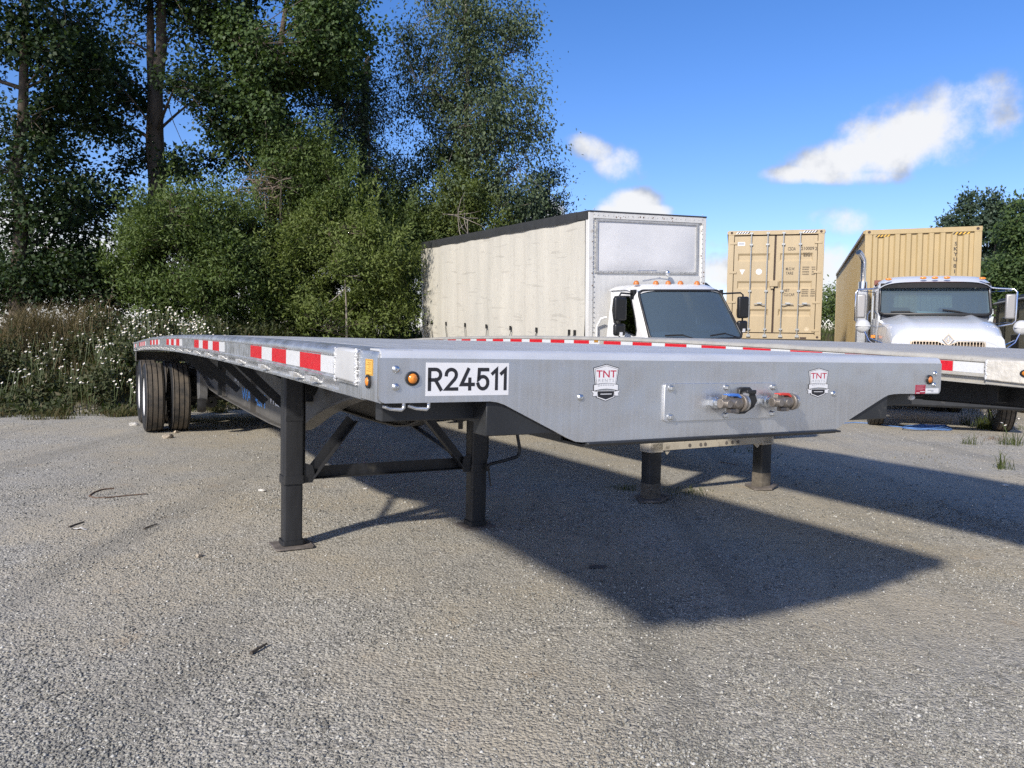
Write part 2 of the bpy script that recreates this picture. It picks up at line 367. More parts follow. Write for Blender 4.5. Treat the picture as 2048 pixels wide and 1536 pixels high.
GLYPH = {'R': (.60, [[(0, 0), (0, 1), (.30, 1)] + [(.30 + .27 * math.sin(R(a)), .735 + .265 * math.cos(R(a))) for a in range(15, 180, 15)] + [(.30, .47), (0, .47)], [(.30, .47), (.58, 0)]]),
 '2': (.58, [[(.285 - .265 * math.cos(R(a)), .735 + .265 * math.sin(R(a))) for a in range(0, 181, 15)] + [(.535, .63), (.46, .50), (.02, 0), (.58, 0)]]),
 '4': (.64, [[(.36, 1), (.0, .23), (.64, .23)], [(.45, .50), (.45, 0)]]),
 '5': (.57, [[(.53, 1), (.07, 1), (.04, .50)] + [(.275 - .275 * math.cos(R(a)), .335 + .30 * math.sin(R(a))) for a in range(35, 181, 15)] + [(.275 + .275 * math.cos(R(a)), .32 - .32 * math.sin(R(a))) for a in range(15, 171, 15)]]),
 '1': (.24, [[(0, .80), (.22, 1), (.22, 0)]])}
def stroke_text(name, body, mat, parent, x0, x1, z0, z1, y, sw=.155, gap=.25):
    tot = sum(GLYPH[c][0] for c in body) + gap * (len(body) - 1); hh = (z1 - z0); k = hh * (1 - sw); sx = (x1 - x0 - hh * sw) / tot; b = MB(); cx = x0 + hh * sw / 2; hw = hh * sw / 2; lay = 0
    for c in body:
        wd, paths = GLYPH[c]
        for p in paths:
            q = [Vector((cx + a * sx, z0 + hw + d * k)) for a, d in p]; lt, rt_ = [], []
            for i in range(len(q)):
                d0 = (q[i] - q[i - 1]).normalized() if i else (q[1] - q[0]).normalized(); d1 = (q[i + 1] - q[i]).normalized() if i < len(q) - 1 else d0
                n0 = Vector((-d0.y, d0.x)); n1 = Vector((-d1.y, d1.x)); m = (n0 + n1).normalized(); s_ = hw / max(.45, m.dot(n0)); e = (d0 * hw if i == len(q) - 1 else (-d1 * hw if i == 0 else Vector((0, 0))))
                lt.append(q[i] + m * s_ + e * (1 if c in '5' else (0.98))); rt_.append(q[i] - m * s_ + e * (.98))
            n = len(q); yy = y - .0003 * (lay % 2); lay += 1
            b.add([(v_.x, yy, v_.y) for v_ in lt] + [(v_.x, yy, v_.y) for v_ in rt_], [(i, i + 1, n + i + 1, n + i) for i in range(n - 1)])
        cx += (wd + gap) * sx
    return b.build(name, mat, parent, smooth=0)
def np_mesh(name, verts, faces, mat, mi=None):     # faces: (M, k) ints
    me = bpy.data.meshes.new(name); k = faces.shape[1]
    me.vertices.add(len(verts)); me.vertices.foreach_set('co', np.ascontiguousarray(verts, np.float32).ravel())
    me.loops.add(faces.size); me.loops.foreach_set('vertex_index', np.ascontiguousarray(faces, np.int32).ravel())
    me.polygons.add(len(faces)); me.polygons.foreach_set('loop_start', np.arange(0, faces.size, k, dtype=np.int32))
    me.polygons.foreach_set('loop_total', np.full(len(faces), k, np.int32))
    for q in (mat if isinstance(mat, (list, tuple)) else [mat]): me.materials.append(q)
    if mi is not None: me.polygons.foreach_set('material_index', np.ascontiguousarray(mi, np.int32))
    me.update(calc_edges=True); return me
def np_obj(name, verts, faces, mat, parent=None, mi=None):
    o = bpy.data.objects.new(name, np_mesh(name, verts, faces, mat, mi)); COL.objects.link(o); o.parent = parent; return o

# ------------------------------------------------------------------ ground
EX = np.array([-300, -60, -20, -9.5, -6.6, -4.6, -3.4, 2, 9, 16, 24, 60, 300.]); EY = np.array([8, 9, 12.3, 13.6, 14.6, 17.5, 22, 29, 38, 43, 46, 52, 80.])
def bank_d(x, y): return y - np.interp(x, EX, EY) + .35 * np.sin(x * 1.9 + .7) * np.sin(x * .83) + .18 * np.sin(x * 5.3)
def vnoise(x, y, s=1.0):
    return (np.sin(x * 1.7 * s + 1.3 * np.sin(y * 1.1 * s)) + np.sin(y * 2.3 * s + 1.7 * np.sin(x * .9 * s + 2)) + np.sin((x + y) * 3.1 * s + 1.) * .5) / 2.5
def ground_z(x, y):
    x = np.asarray(x, float); y = np.asarray(y, float)
    d = bank_d(x, y); t = np.clip(d / np.where(x < 2, 3.6, 6.0), 0, 1); t = t * t * (3 - 2 * t)
    hgt = np.where(x < 2, 1.35, 2.4) + .22 * vnoise(x, y, .8)
    return t * hgt + .09 * np.clip(d, 0, 1) * vnoise(x, y, 2.6)
def gz(x, y): return float(ground_z(x, y))
xs = np.unique(np.concatenate([np.linspace(-16, 18, 171), np.linspace(-60, -16, 45), np.linspace(18, 60, 43), [-900, -500, -300, -180, -110, -80, 80, 110, 180, 300, 500, 900]]))
ys = np.unique(np.concatenate([np.linspace(-6, 34, 201), np.linspace(34, 70, 37), [-300, -100, -40, -20, -12, 90, 130, 200, 320, 500, 800, 1300, 2000]]))
X, Y = np.meshgrid(xs, ys); Z = ground_z(X, Y) + .008 * vnoise(X, Y, 1.9) * (bank_d(X, Y) < -1.5)
nx, ny = len(xs), len(ys); idx = np.arange(nx * ny).reshape(ny, nx)
gf = np.stack([idx[:-1, :-1], idx[:-1, 1:], idx[1:, 1:], idx[1:, :-1]], -1).reshape(-1, 4)
def ground_mat():
    m = bpy.data.materials.new('compacted_gravel_and_soil'); m.use_nodes = True; t = NT(m.node_tree); bs = t.n['Principled BSDF']
    tx = t.new('ShaderNodeTexCoord'); o = tx.outputs['Object']
    patch = t.smooth(t.noise(o, .55, 5, .55), .40, .66); patch2 = t.smooth(t.noise(o, 1.7, 6, .6), .45, .68)
    mp = t.new('ShaderNodeMapping'); mp.inputs['Rotation'].default_value = (0, 0, -R(28.9)); mp.inputs['Scale'].default_value = (1.9, .16, 1); t.l.new(o, mp.inputs[0])
    track = t.smooth(t.noise(mp.outputs[0], 1.0, 4, .6), .50, .68)
    v1 = t.new('ShaderNodeTexVoronoi', ins={'Scale': 62.}); t.l.new(o, v1.inputs['Vector'])
    v2 = t.new('ShaderNodeTexVoronoi', ins={'Scale': 135.}); t.l.new(o, v2.inputs['Vector'])
    sc1 = t.new('ShaderNodeSeparateColor'); t.l.new(v1.outputs['Color'], sc1.inputs[0])
    sc2 = t.new('ShaderNodeSeparateColor'); t.l.new(v2.outputs['Color'], sc2.inputs[0])
    s1 = t.ramp(sc1.outputs[0], [(0, (.13, .128, .122)), (.45, (.28, .273, .255)), (.85, (.41, .40, .375)), (1, (.56, .55, .52))])
    s2 = t.ramp(sc2.outputs[1], [(0, (.20, .197, .188)), (.6, (.34, .33, .305)), (1, (.50, .485, .45))])
    grit = t.mix(t.smooth(t.noise(o, 4., 3, .5), .40, .60), s2, s1)
    soil = t.mix(.55, s2, (.40, .345, .25))
    c = t.mix(t.math('MULTIPLY', t.math('ADD', patch, t.math('MULTIPLY', patch2, .5), clamp=True), .85), grit, soil)
    rusty = t.smooth(t.noise(o, 2.3, 3, .5), .64, .74); c = t.mix(t.math('MULTIPLY', rusty, .35), c, (.38, .28, .17))
    c = t.mix(t.math('MULTIPLY', track, .60), c, (.21, .203, .185))
    ln = t.smooth(t.noise(o, .28, 3, .5), .38, .62); c = t.mix(t.math('MULTIPLY', ln, .30), c, (.25, .25, .245))
    # bank: dark soil with dry grass litter
    sp = t.new('ShaderNodeSeparateXYZ'); t.l.new(o, sp.inputs[0])
    bank = t.smooth(sp.outputs['Z'], .03, .22)
    bsoil = t.mix(t.noise(o, 9, 5, .6), (.035, .032, .018), (.10, .085, .045)); c = t.mix(bank, c, bsoil)
    c = t.mix(1.0, c, (1.24, 1.205, 1.115), 'MULTIPLY'); t.l.new(c, bs.inputs['Base Color']); bs.inputs['Roughness'].default_value = .88; bs.inputs['Specular IOR Level'].default_value = .25
    hgt = t.math('ADD', t.math('MULTIPLY', v1.outputs['Distance'], -.010), t.math('MULTIPLY', v2.outputs['Distance'], -.004))
    hgt = t.math('ADD', hgt, t.math('MULTIPLY', t.noise(o, 14, 6, .6), .020))
    b = t.new('ShaderNodeBump', ins={'Strength': .8, 'Distance': 1.0, 'Height': hgt}); t.l.new(b.outputs[0], bs.inputs['Normal'])
    return m
gnd = np_obj('ground', np.stack([X, Y, Z], -1).reshape(-1, 3), gf, ground_mat()); tag(gnd, kind='structure')
gnd.data.polygons.foreach_set('use_smooth', [True] * len(gnd.data.polygons))

# loose gravel lying on the yard (nobody could count it)
def gravel(n, ymin, ymax, smin, smax, power):
    t = rng.random(n); Yd = ymin * (ymax / ymin) ** (t ** power); Xd = (rng.random(n) * 1.5 - .75) * Yd * .96 + .0
    keep = bank_d(Xd, Yd) < -.1; Xd, Yd = Xd[keep], Yd[keep]
    dn = vnoise(Xd, Yd, 1.3) + .6 * vnoise(Xd + 7, Yd - 3, 3.1); keep = rng.random(len(Xd)) < np.clip(.55 + .5 * dn, .08, 1); Xd, Yd = Xd[keep], Yd[keep]; n = len(Xd)
    s = smin + (smax - smin) * rng.random(n) ** 2.6
    base = np.array([[1, 0, 0], [0, 1, 0], [-1, 0, 0], [0, -1, 0], [0, 0, 1], [0, 0, -1]], float)
    a = rng.random(n) * 6.283; ca, sa = np.cos(a), np.sin(a)
    v = base[None] * (1 + .35 * (rng.random((n, 6, 1)) - .5)) + .28 * (rng.random((n, 6, 3)) - .5)
    v = v * np.stack([s, s * (.6 + .4 * rng.random(n)), s * (.4 + .35 * rng.random(n))], -1)[:, None]
    vx = v[..., 0] * ca[:, None] - v[..., 1] * sa[:, None]; vy = v[..., 0] * sa[:, None] + v[..., 1] * ca[:, None]
    P = np.stack([vx + Xd[:, None], vy + Yd[:, None], v[..., 2] + (s * .18)[:, None] + .008 * vnoise(Xd, Yd, 1.9)[:, None] * (bank_d(Xd, Yd) < -1.5)[:, None]], -1).reshape(-1, 3)
    f = np.array([[0, 1, 4], [1, 2, 4], [2, 3, 4], [3, 0, 4], [1, 0, 5], [2, 1, 5], [3, 2, 5], [0, 3, 5]])
    return P, (f[None] + (np.arange(n) * 6)[:, None, None]).reshape(-1, 3)
def stone_mat():
    m = bpy.data.materials.new('crushed_stone'); m.use_nodes = True; t = NT(m.node_tree); bs = t.n['Principled BSDF']
    g = t.new('ShaderNodeNewGeometry')
    c = t.ramp(g.outputs['Random Per Island'], [(0, (.10, .10, .095)), (.35, (.22, .215, .19)), (.75, (.33, .32, .28)), (.95, (.44, .43, .39)), (1, (.62, .61, .57))])
    t.l.new(c, bs.inputs['Base Color']); bs.inputs['Roughness'].default_value = .75; return m
P1, F1 = gravel(120000, 2.3, 7.5, .0032, .0115, 1.2); P2, F2 = gravel(26000, 6, 16, .006, .016, 1.0)
gr = np_obj('gravel', np.concatenate([P1, P2]), np.concatenate([F1, F2 + len(P1)]), stone_mat()); tag(gr, kind='stuff')

# ------------------------------------------------------------------ wheels
def wheel_parts(rad, wid, rimm, dish=.06, tread=rubber):
    """tyre and rim meshes round the x axis; the outer face of the rim looks to -x"""
    h = wid / 2; g = rad - .014
    prof = [(rad * .56, -h * .72), (rad * .62, -h * .95), (rad * .80, -h), (rad * .93, -h * .93), (rad * .985, -h * .82)]
    n0 = len(prof); xs4 = [-.40, -.14, .14, .40]
    prof.append((rad, -h * .76))
    for q in xs4:
        c = q * wid * .9; prof += [(rad, c - .0075), (g, c - .005), (g, c + .005), (rad, c + .0075)]
    prof += [(rad, h * .76), (rad * .985, h * .82), (rad * .93, h * .93), (rad * .80, h), (rad * .62, h * .95), (rad * .56, h * .72)]
    b = MB(); b.lathe(prof, n=64)
    mi = []
    for i in range(len(prof) - 1):
        r0, r1 = prof[i][0], prof[i + 1][0]
        k = 2 if (r0 < rad - .004 and r1 < rad - .004 and abs(r0 - g) < 1e-6) or (abs(r0 - r1) > .01 and min(r0, r1) == g) else (1 if i < n0 - 1 or i > len(prof) - 6 else 0)
        mi += [k] * 64
    b.m = mi
    # small sipes across the ribs, real notches proud by nothing: short dark blocks let into the grooves
    tm = b.mesh('tyre', [tread, sidewall, groovem], 35)
    r = MB(); rr = rad * .57
    r.lathe([(rr + .012, -h * .80), (rr, -h * .86), (rr - .02, -h * .74), (rr - .035, -h * .35), (rr * .62, -h * .35 + dish * .2), (rr * .48, -h * .35), (rr * .46, -h * .62), (rr * .30, -h * .70), (.01, -h * .72)], n=40)
    r.lathe([(rr + .012, -h * .80), (rr - .01, -h * .2), (rr - .01, h * .7), (rr + .01, h * .8)], n=40)
    for k in range(10):
        a = 2 * math.pi * k / 10; c = (-h * .36, rr * .56 * math.cos(a), rr * .56 * math.sin(a))
        r.lathe([(.016, -.03), (.016, 0.01)], c, 'x', 6, 0, True)
    rm = r.mesh('rim', rimm, 35); return tm, rm
TY, RIM = wheel_parts(.525, .285, whitep)
def put_wheel(parent, loc, flip, tm=None, rm=None):
    e = empty('wheel', loc, math.pi if flip else 0, parent)
    for nm, me in (('tyre', tm or TY), ('rim', rm or RIM)):
        o = bpy.data.objects.new(nm, me); COL.objects.link(o); o.parent = e
    return e

# ------------------------------------------------------------------ flatbed semi-trailers
def flatbed(label, loc, rz, tilt, H, cb, cc, L, new):
    root = empty('flatbed_trailer', loc, rz); root.rotation_euler = (0, tilt, rz)
    tag(root, label, 'trailer', 'aluminium flatbed trailers parked side by side')
    W = 1.295; camb = lambda y: cb * y + cc * y * y
    rail_m = alu if new else oldalu; deck_m = deckalu if new else olddeck; fm = plate if new else oldalu
    ysd = [.06 + (L - .06) * i / 28 for i in range(29)]
    # deck boards: extruded planks with three ribs each
    prof = [(0, -.03), (0, -.003), (.004, 0), (.030, 0), (.033, -.004), (.040, -.004), (.043, 0), (.080, 0), (.083, -.004), (.090, -.004), (.093, 0), (.132, 0), (.135, -.004), (.142, -.004), (.145, 0), (.189, 0), (.193, -.003), (.193, -.03)]
    b = MB(); b.rings([[(x, y, z + camb(y)) for x, z in prof] for y in ysd], True, True); pm = b.mesh('plank', deck_m, 20)
    for i in range(12):
        o = bpy.data.objects.new('plank', pm); COL.objects.link(o); o.parent = root; o.location = (-1.19 + i * .1985, 0, H + .0006 * (i % 3))
    # side rails
    rp = [(1.192, -.002), (1.245, 0), (1.272, -.003), (1.288, -.010), (1.295, -.022), (1.295, -.032), (1.287, -.036), (1.287, -.104), (1.295, -.107), (1.295, -.117), (1.268, -.121), (1.262, -.150), (1.276, -.153), (1.276, -.160), (1.20, -.160), (1.20, -.148), (1.245, -.142), (1.245, -.05), (1.192, -.04)]
    ysr = [.19] + [.19 + (L - .19) * i / 44 for i in range(1, 45)]
    dg = np.random.default_rng(5)
    for s in (-1, 1):
        b = MB(); rs = []
        for y in ysr:
            j = dg.normal(0, .0016 if new else .0024, 2)
            rs.append([(s * (x + (j[0] if 1 <= i <= 4 else 0)), y, H + camb(y) + z + (j[1] if 2 <= i <= 4 else 0)) for i, (x, z) in enumerate(rp)])
        b.rings(rs); b.build('side_rail', rail_m, root, smooth=40)
    # reflective tape
    def tape(s, y0, y1, m, nm):
        b = MB(); k = max(1, int((y1 - y0) / .25))
        for zz in (0,):
            b.rings([[(s * 1.2872, y0 + (y1 - y0) * i / k, H + camb(y0 + (y1 - y0) * i / k) + z) for z in (-.040, -.098)] + [(s * 1.2886, y0 + (y1 - y0) * i / k, H + camb(y0 + (y1 - y0) * i / k) + z) for z in (-.098, -.040)] for i in range(k + 1)])
        b.build(nm, m, root, smooth=0)
    for s in (-1, 1):
        if new:
            for g0 in (.43, 2.83, 5.22, 7.62, 10.02):
                if s > 0 and g0 > .5: continue
                y = g0
                for q, (m, nm) in enumerate([(white_t, 'white_tape'), (red_t, 'red_tape')] * 3):
                    ln = .214 if q % 2 == 0 else .287
                    if g0 == .43: ln = (.214, .305, .236, .282, .230, .286)[q]
                    tape(s, y, y + ln - .004, m, nm); y += ln
            y = 12.42
            for m, nm in ((white_t, 'white_tape'), (red_t, 'red_tape'), (white_t, 'white_tape')):
                tape(s, y, y + .2, m, nm); y += .22
        else:
            y = .44
            while y < (L - .5 if s < 0 else 2.0):
                if 4.0 < y < 4.4: y += .07
                tape(s, y, y + .176, white_t, 'white_tape'); tape(s, y + .18, y + .455, red_t, 'red_tape'); y += .459
    # stake pockets along the rail
    b = MB(); sec = [(0, 0), (.052, 0), (.052, -.006), (.034, -.036), (0, -.040)]
    b.hexa([(-.008, 0, -.024), (-.044, .02, -.020), (-.044, .07, -.020), (-.008, .09, -.024), (-.0, 0, 0), (-.046, .005, .0), (-.046, .085, .0), (-.0, .09, 0)])
    sp = b.mesh('stake_pocket', weldm if new else oldalu, 0)
    y = .74
    yl = [.72, .985] + [1.63 + .64 * i for i in range(int((L - 1.8) / .64))]
    for s in (-1, 1):
        for y in yl:
            o = bpy.data.objects.new('stake_pocket', sp); COL.objects.link(o); o.parent = root
            o.location = (s * 1.256, y, H + camb(y) - .121); 
            if s > 0: o.rotation_euler = (0, 0, math.pi); o.location.y += .085
    # nose side panels and corner blocks
    for s in (-1, 1):
        b = MB()
        b.rings([[(s * x, y, H + camb(y) + z) for x, z in ((1.19, -.001), (1.272, -.001), (1.289, -.008), (1.295, -.02), (1.295, -.150), (1.284, -.153), (1.284, -.03), (1.19, -.02))] for y in (.013, .19)])
        b.rings([[(s * x, y, H + camb(y) + z) for x, z in ((1.24, -.121), (1.284, -.121), (1.284, -.156), (1.24, -.160))] for y in (.19, .43)])
        b.build('nose_side_panel', plate if new else oldalu, root, smooth=40)
        b = MB()
        if new: b.hexa([(s * 1.262, .19, H - .108), (s * 1.302, .195, H - .108), (s * 1.302, .42, H - .104), (s * 1.262, .42, H - .104), (s * 1.262, .19, H - .004), (s * 1.300, .195, H - .006), (s * 1.300, .42, H - .002), (s * 1.262, .42, H + .002)])
        else: b.hexa([(s * 1.262, -.02, H - .122), (s * 1.304, -.02, H - .142), (s * 1.302, .42, H - .117), (s * 1.262, .42, H - .117), (s * 1.262, -.02, H - .004), (s * 1.300, -.02, H - .006), (s * 1.302, .42, H - .002), (s * 1.262, .42, H + .002)])
        cbm = M('crumpled_cream_aluminium', (.68, .64, .56), .5, .2, var=.12, vscale=14, bump=1.0, bscale=16) if not new else whitealu
        b.build('corner_block', cbm, root, bevel=.008)
        for yy in (.197, .421):
            b = MB()
            for i in range(24):
                b.ball((s * (1.2985 + random.uniform(-.001, .002)), yy + random.uniform(-.0035, .0035), H - .006 - i * .0045), (.0045 + random.random() * .003, .005 + random.random() * .005, .0045 + random.random() * .002), 0, 6, 4)
            b.build('weld_bead', weldm, root, smooth=60)
    # front plate with its rolled top edge
    def arc(cx, cz, r, a0, a1, n): return [(cx + r * math.cos(R(a0 + (a1 - a0) * i / n)), cz + r * math.sin(R(a0 + (a1 - a0) * i / n))) for i in range(n + 1)]
    lo = [(-1.292, 1.318), (-.945, 1.318), (-.920, 1.315), (-.895, 1.307), (-.66, 1.194), (-.63, 1.182), (-.605, 1.179), (.612, 1.179), (.635, 1.184), (.67, 1.204), (.905, 1.301), (.935, 1.311), (.97, 1.315), (1.02, 1.316), (1.275, 1.312)]
    lo = [(x, z + H - 1.47) for x, z in lo]
    outl = lo + arc(1.275, H - .138, .02, -90, 0, 4) + [(1.295, H - .024)] + [(-1.295, H - .024)]
    outl = outl + arc(-1.275, H - .132, .02, 180, 270, 3)
    b = MB(); b.prism(outl, lambda a, c, t: (a, t, c), 0, .010)
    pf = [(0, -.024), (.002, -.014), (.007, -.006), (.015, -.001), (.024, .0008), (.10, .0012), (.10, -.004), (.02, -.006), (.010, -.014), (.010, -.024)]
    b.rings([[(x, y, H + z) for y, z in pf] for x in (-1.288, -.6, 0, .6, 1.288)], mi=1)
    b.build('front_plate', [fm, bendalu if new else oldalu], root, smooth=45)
    # coupler plate under the nose, with its turned-up front lip
    b = MB(); pl = [(-.012, 1.172), (-.008, 1.178), (.0, 1.1788), (.03, 1.170), (1.25, 1.170), (1.25, 1.160), (.03, 1.158), (.0, 1.164)]
    b.rings([[(x, y, z + H - 1.47) for y, z in pl] for x in (-.588, 0, .618)])
    b.box(-.56, .59, .10, .18, 1.1705 + H - 1.47, 1.27 + H - 1.47); b.box(.618, .64, -.008, .05, 1.166 + H - 1.47, 1.174 + H - 1.47)
    b.build('coupler_plate', blk, root, bevel=.003)
    dz = H - 1.47
    b = MB(); b.box(-.95, .95, .012, .10, 1.21 + dz, 1.318 + dz); b.box(-1.25, 1.25, .10, .16, 1.255 + dz, 1.40 + dz)
    b.box(-.75, .75, .65, .72, 1.19 + dz, 1.30 + dz); b.box(-.75, .75, 1.2, 1.27, 1.19 + dz, 1.30 + dz); b.build('nose_frame', blk, root, bevel=.004)
    b = MB()
    for x in (-.62, .62): b.rings([[(x + q, y, z + dz) for q, z in ((-.004, 1.172), (.004, 1.172), (.004, 1.31), (-.004, 1.31))] for y in (.1, 1.6)])
    b.build('coupler_side_plate', blk, root)
    # main beams: deep I-section with goose neck
    bot = [(.12, 1.175), (2.0, 1.175), (2.5, 1.155), (2.85, 1.10), (3.2, 1.03), (3.6, .93), (3.95, .82), (4.2, .755), (4.5, .72), (5.2, .705), (6.5, .712), (8.3, .73), (9.2, .76), (9.8, .86), (10.2, .93), (10.6, .96), (L - .3, .97)]
    for s in (-1, 1):
        x = s * .48; b = MB()
        top = lambda y: H - .155 + camb(y)
        b.rings([[(x - .005, y, z + dz), (x + .005, y, z + dz), (x + .005, y, top(y)), (x - .005, y, top(y))] for y, z in bot])
        b.rings([[(x - .065, y, z + dz - .014), (x + .065, y, z + dz - .014), (x + .065, y, z + dz), (x - .065, y, z + dz)] for y, z in bot])
        b.rings([[(x - .06, y, top(y) - .012), (x + .06, y, top(y) - .012), (x + .06, y, top(y) + .002), (x - .06, y, top(y) + .002)] for y, z in bot])
        for yy in (2.2, 4.2, 6.2, 8.2):
            zz = np.interp(yy, [q[0] for q in bot], [q[1] for q in bot]) + dz; b.box(x - .058, x - .006, yy, yy + .008, zz + .001, top(yy) - .013); b.box(x + .006, x + .058, yy, yy + .008, zz + .001, top(yy) - .013)
        b.build('main_beam', beamm if new else M('brown_black_frame', (.05, .045, .038), .6, var=.2, vscale=4), root, smooth=35)
    # cross-members
    b = MB(); b.box(-1.2, 1.2, -.022, .022, -.118, -.112); b.box(-1.2, 1.2, -.0025, .0025, -.112, -.037); b.box(-1.24, 1.24, -.022, .022, -.037, -.031)
    cm = b.mesh('crossmember', beamm, 0)
    for i in range(int((L - .6) / .42)):
        y = .45 + i * .42; o = bpy.data.objects.new('crossmember', cm); COL.objects.link(o); o.parent = root; o.location = (0, y, H + camb(y))
    # outrigger braces
    for y in (2.2, 3.6, 4.5, 5.45, 6.95, 7.9, 8.9):
        zb = np.interp(y, [q[0] for q in bot], [q[1] for q in bot]) + dz
        for s in (-1, 1):
            b = MB(); b.beam((s * .99, y, H - .16 + camb(y)), (s * .53, y, zb + .165), .07, .008, up=(0, 1, 0))
            b.build('outrigger_brace', blk, root)
    b = MB(); b.box(-.60, -.555, 8.0, 8.05, .75 + dz, 1.27 + dz); b.build('hanger_bar', blk, root)
    # axles, suspension, wheels
    yax = (10.9, 12.15) if L < 14 else (L - 2.4, L - 1.15)
    for ya in yax:
        b = MB(); b.tube([(-1.0, ya, .525), (1.0, ya, .525)], .065, 12)
        for s in (-1, 1):
            b.beam((s * .5, ya - .62, .70), (s * .5, ya + .1, .56), .09, .12); b.lathe([(.02, -.10), (.11, -.10), (.12, 0), (.11, .10), (.02, .10)], (s * .5, ya + .32, .72), 'z', 16)
            b.lathe([(.02, -.08), (.085, -.08), (.095, 0), (.085, .08), (.02, .08)], (s * .36, ya - .42, .47), 'y', 16); b.lathe([(.215, -.09), (.215, .09)], (s * .82, ya, .525), 'x', 24, 0, True)
        b.build('axle', blk2, root, smooth=40)
        for s in (-1, 1):
            b = MB(); b.prism([(ya - .72, .92), (ya - .72, .62), (ya - .66, .48), (ya - .52, .48), (ya - .46, .62), (ya - .40, .95)], lambda a, c, t: (t, a, c), s * .44, s * .56)
            b.build('suspension_hanger', M('grey_hanger', (.13, .13, .13), .55, var=.2, vscale=9) if s < 0 and ya == yax[0] else blk2, root, bevel=.006)
            b = MB(); b.lathe([(.02, -.06), (.10, -.06), (.11, 0), (.10, .05), (.06, .05), (.05, .03), (.01, .03)], (s * .52, ya - .70, .44), 'x', 20); b.build('brake_chamber', pblack, root, smooth=40)
            put_wheel(root, (s * 1.135, ya, .525), s > 0); put_wheel(root, (s * .775, ya, .525), s < 0)
    b = MB(); zr = H + camb(L)
    b.box(-1.27, 1.27, L - .012, L, zr - .32, zr - .162); b.box(-1.27, 1.27, L - .10, L - .012, zr - .33, zr - .30); b.box(-1.27, -1.262, L - .3, L - .012, zr - .31, zr - .165); b.box(1.262, 1.27, L - .3, L - .012, zr - .31, zr - .165)
    b.build('rear_sill', beamm, root, bevel=.003)
    b = MB(); b.box(-1.29, 1.29, L + .0, L + .05, zr - .155, zr - .002); b.build('rear_rail', rail_m, root, bevel=.006)
    for s in (-1, 1):
        b = MB(); b.box(s * 1.0 - .28, s * 1.0 + .28, L - .42, L - .41, .25, .95); b.build('mud_flap', pblack, root)
    b = MB(); b.tube([(-1.1, L - .05, .52), (1.1, L - .05, .52)], .05, 8)
    for s in (-1, 1): b.tube([(s * .7, L - .05, .52), (s * .7, L - .05, .97)], .04, 8)
    b.build('rear_guard', blk2, root)
    return root, W, camb, yax

def T1W(x, y, z=0):
    c, s = math.cos(.5041), math.sin(.5041); return (.7556 + c * x - s * y, 2.7689 + s * x + c * y, z)
t1, W, camb1, yax1 = flatbed('nearer flatbed trailer with bright aluminium nose, white number sticker and red and white side tape', T1W(0, 0), .5041, .005, 1.47, .01436, -.0019, 13.2, True)
t2, _, camb2, _ = flatbed('farther flatbed trailer with weathered cream rail and crumpled front corner, beyond the bright one', T1W(3.725, .02), .5041, -.003, 1.452, .042, -.0040, 13.0, False)

# landing gear of the near trailer
def rrect(hw, hd, r, n=3):
    out = []
    for cx, cy, a0 in ((hw - r, hd - r, 0), (-hw + r, hd - r, 90), (-hw + r, -hd + r, 180), (hw - r, -hd + r, 270)):
        out += [(cx + r * math.cos(R(a0 + 90 * i / n)), cy + r * math.sin(R(a0 + 90 * i / n))) for i in range(n + 1)]
    return out
def vtube(b, cx, cy, hw, hd, z0, z1, r=.02, mi=0):
    o = rrect(hw, hd, r); b.rings([[(cx + x, cy + y, z) for x, y in o] for z in (z0, z1)], True, True, mi)
LY = 3.47
for s in (-1, 1):
    x = s * .735; leg = MB(); vtube(leg, x, LY, .071, .067, .47, 1.30); vtube(leg, x, LY, .077, .073, .455, .515)
    leg.box(x - .055, x + .055, LY - .0695, LY - .067, 1.0, 1.2); leg.box(x - .06, x + .06, LY - .071, LY - .0675, .905, .945)
    leg.box(x + .077, x + .082, LY - .05, LY + .05, .55, 1.28); lg = leg.build('landing_leg', blk2, t1, bevel=.002, smooth=40)
    b = MB(); vtube(b, x, LY, .066, .061, .045, .47, .016); vtube(b, x, LY, .078, .073, .018, .05, .02); b.build('inner_tube', blk2, lg, smooth=40)
    b = MB(); o = [(-.135, -.10), (-.11, -.125), (.12, -.125), (.135, -.11), (.135, .125), (-.135, .125)]
    b.prism(o, lambda a, c, t: (x + a, LY + c - .01, t), .002, .014); b.build('foot_plate', rustplate, lg, bevel=.002)
    # upright angle plate with slots behind the leg
    b = MB(); b.box(x + s * -.10 - .02, x + s * -.10 + .02, LY + .10, LY + .106, .78, 1.28)
    for k in range(5): b.box(x + s * -.10 - .008, x + s * -.10 + .008, LY + .098, LY + .0995, .84 + k * .085, .875 + k * .085)
    b.build('mounting_plate', beamm, lg)
b = MB(); b.box(-.655, .655, LY + .03, LY + .036, .475, .56); b.box(-.655, .655, LY - .03, LY + .03, .475, .481); b.build('cross_bar', blk2, t1)
for s in (-1, 1):
    b = MB(); b.beam((s * .625, LY - .01, .50), (s * .30, LY + .02, .90), .075, .008, up=(0, 1, 0)); b.beam((s * .598, LY - .045, .485), (s * .27, LY - .015, .885), .008, .06, up=(0, 1, 0))
    b.build('diagonal_brace', blk2, t1)
    b = MB(); b.beam((s * .66, LY + .05, .52), (s * .46, LY + 1.0, .80), .06, .008, up=(0, 0, 1)); b.build('rear_brace', blk, t1)
    b = MB(); b.prism([(.66, .455), (.60, .455), (.58, .50), (.60, .58), (.66, .60)], lambda a, c, t: (s * a, t, c), LY - .048, LY - .04); b.build('gusset', blk2, t1)
b = MB(); b.box(-.60, -.36, LY + .4, LY + .9, 1.0, 1.30); b.build('gear_box', blk, t1, bevel=.006)
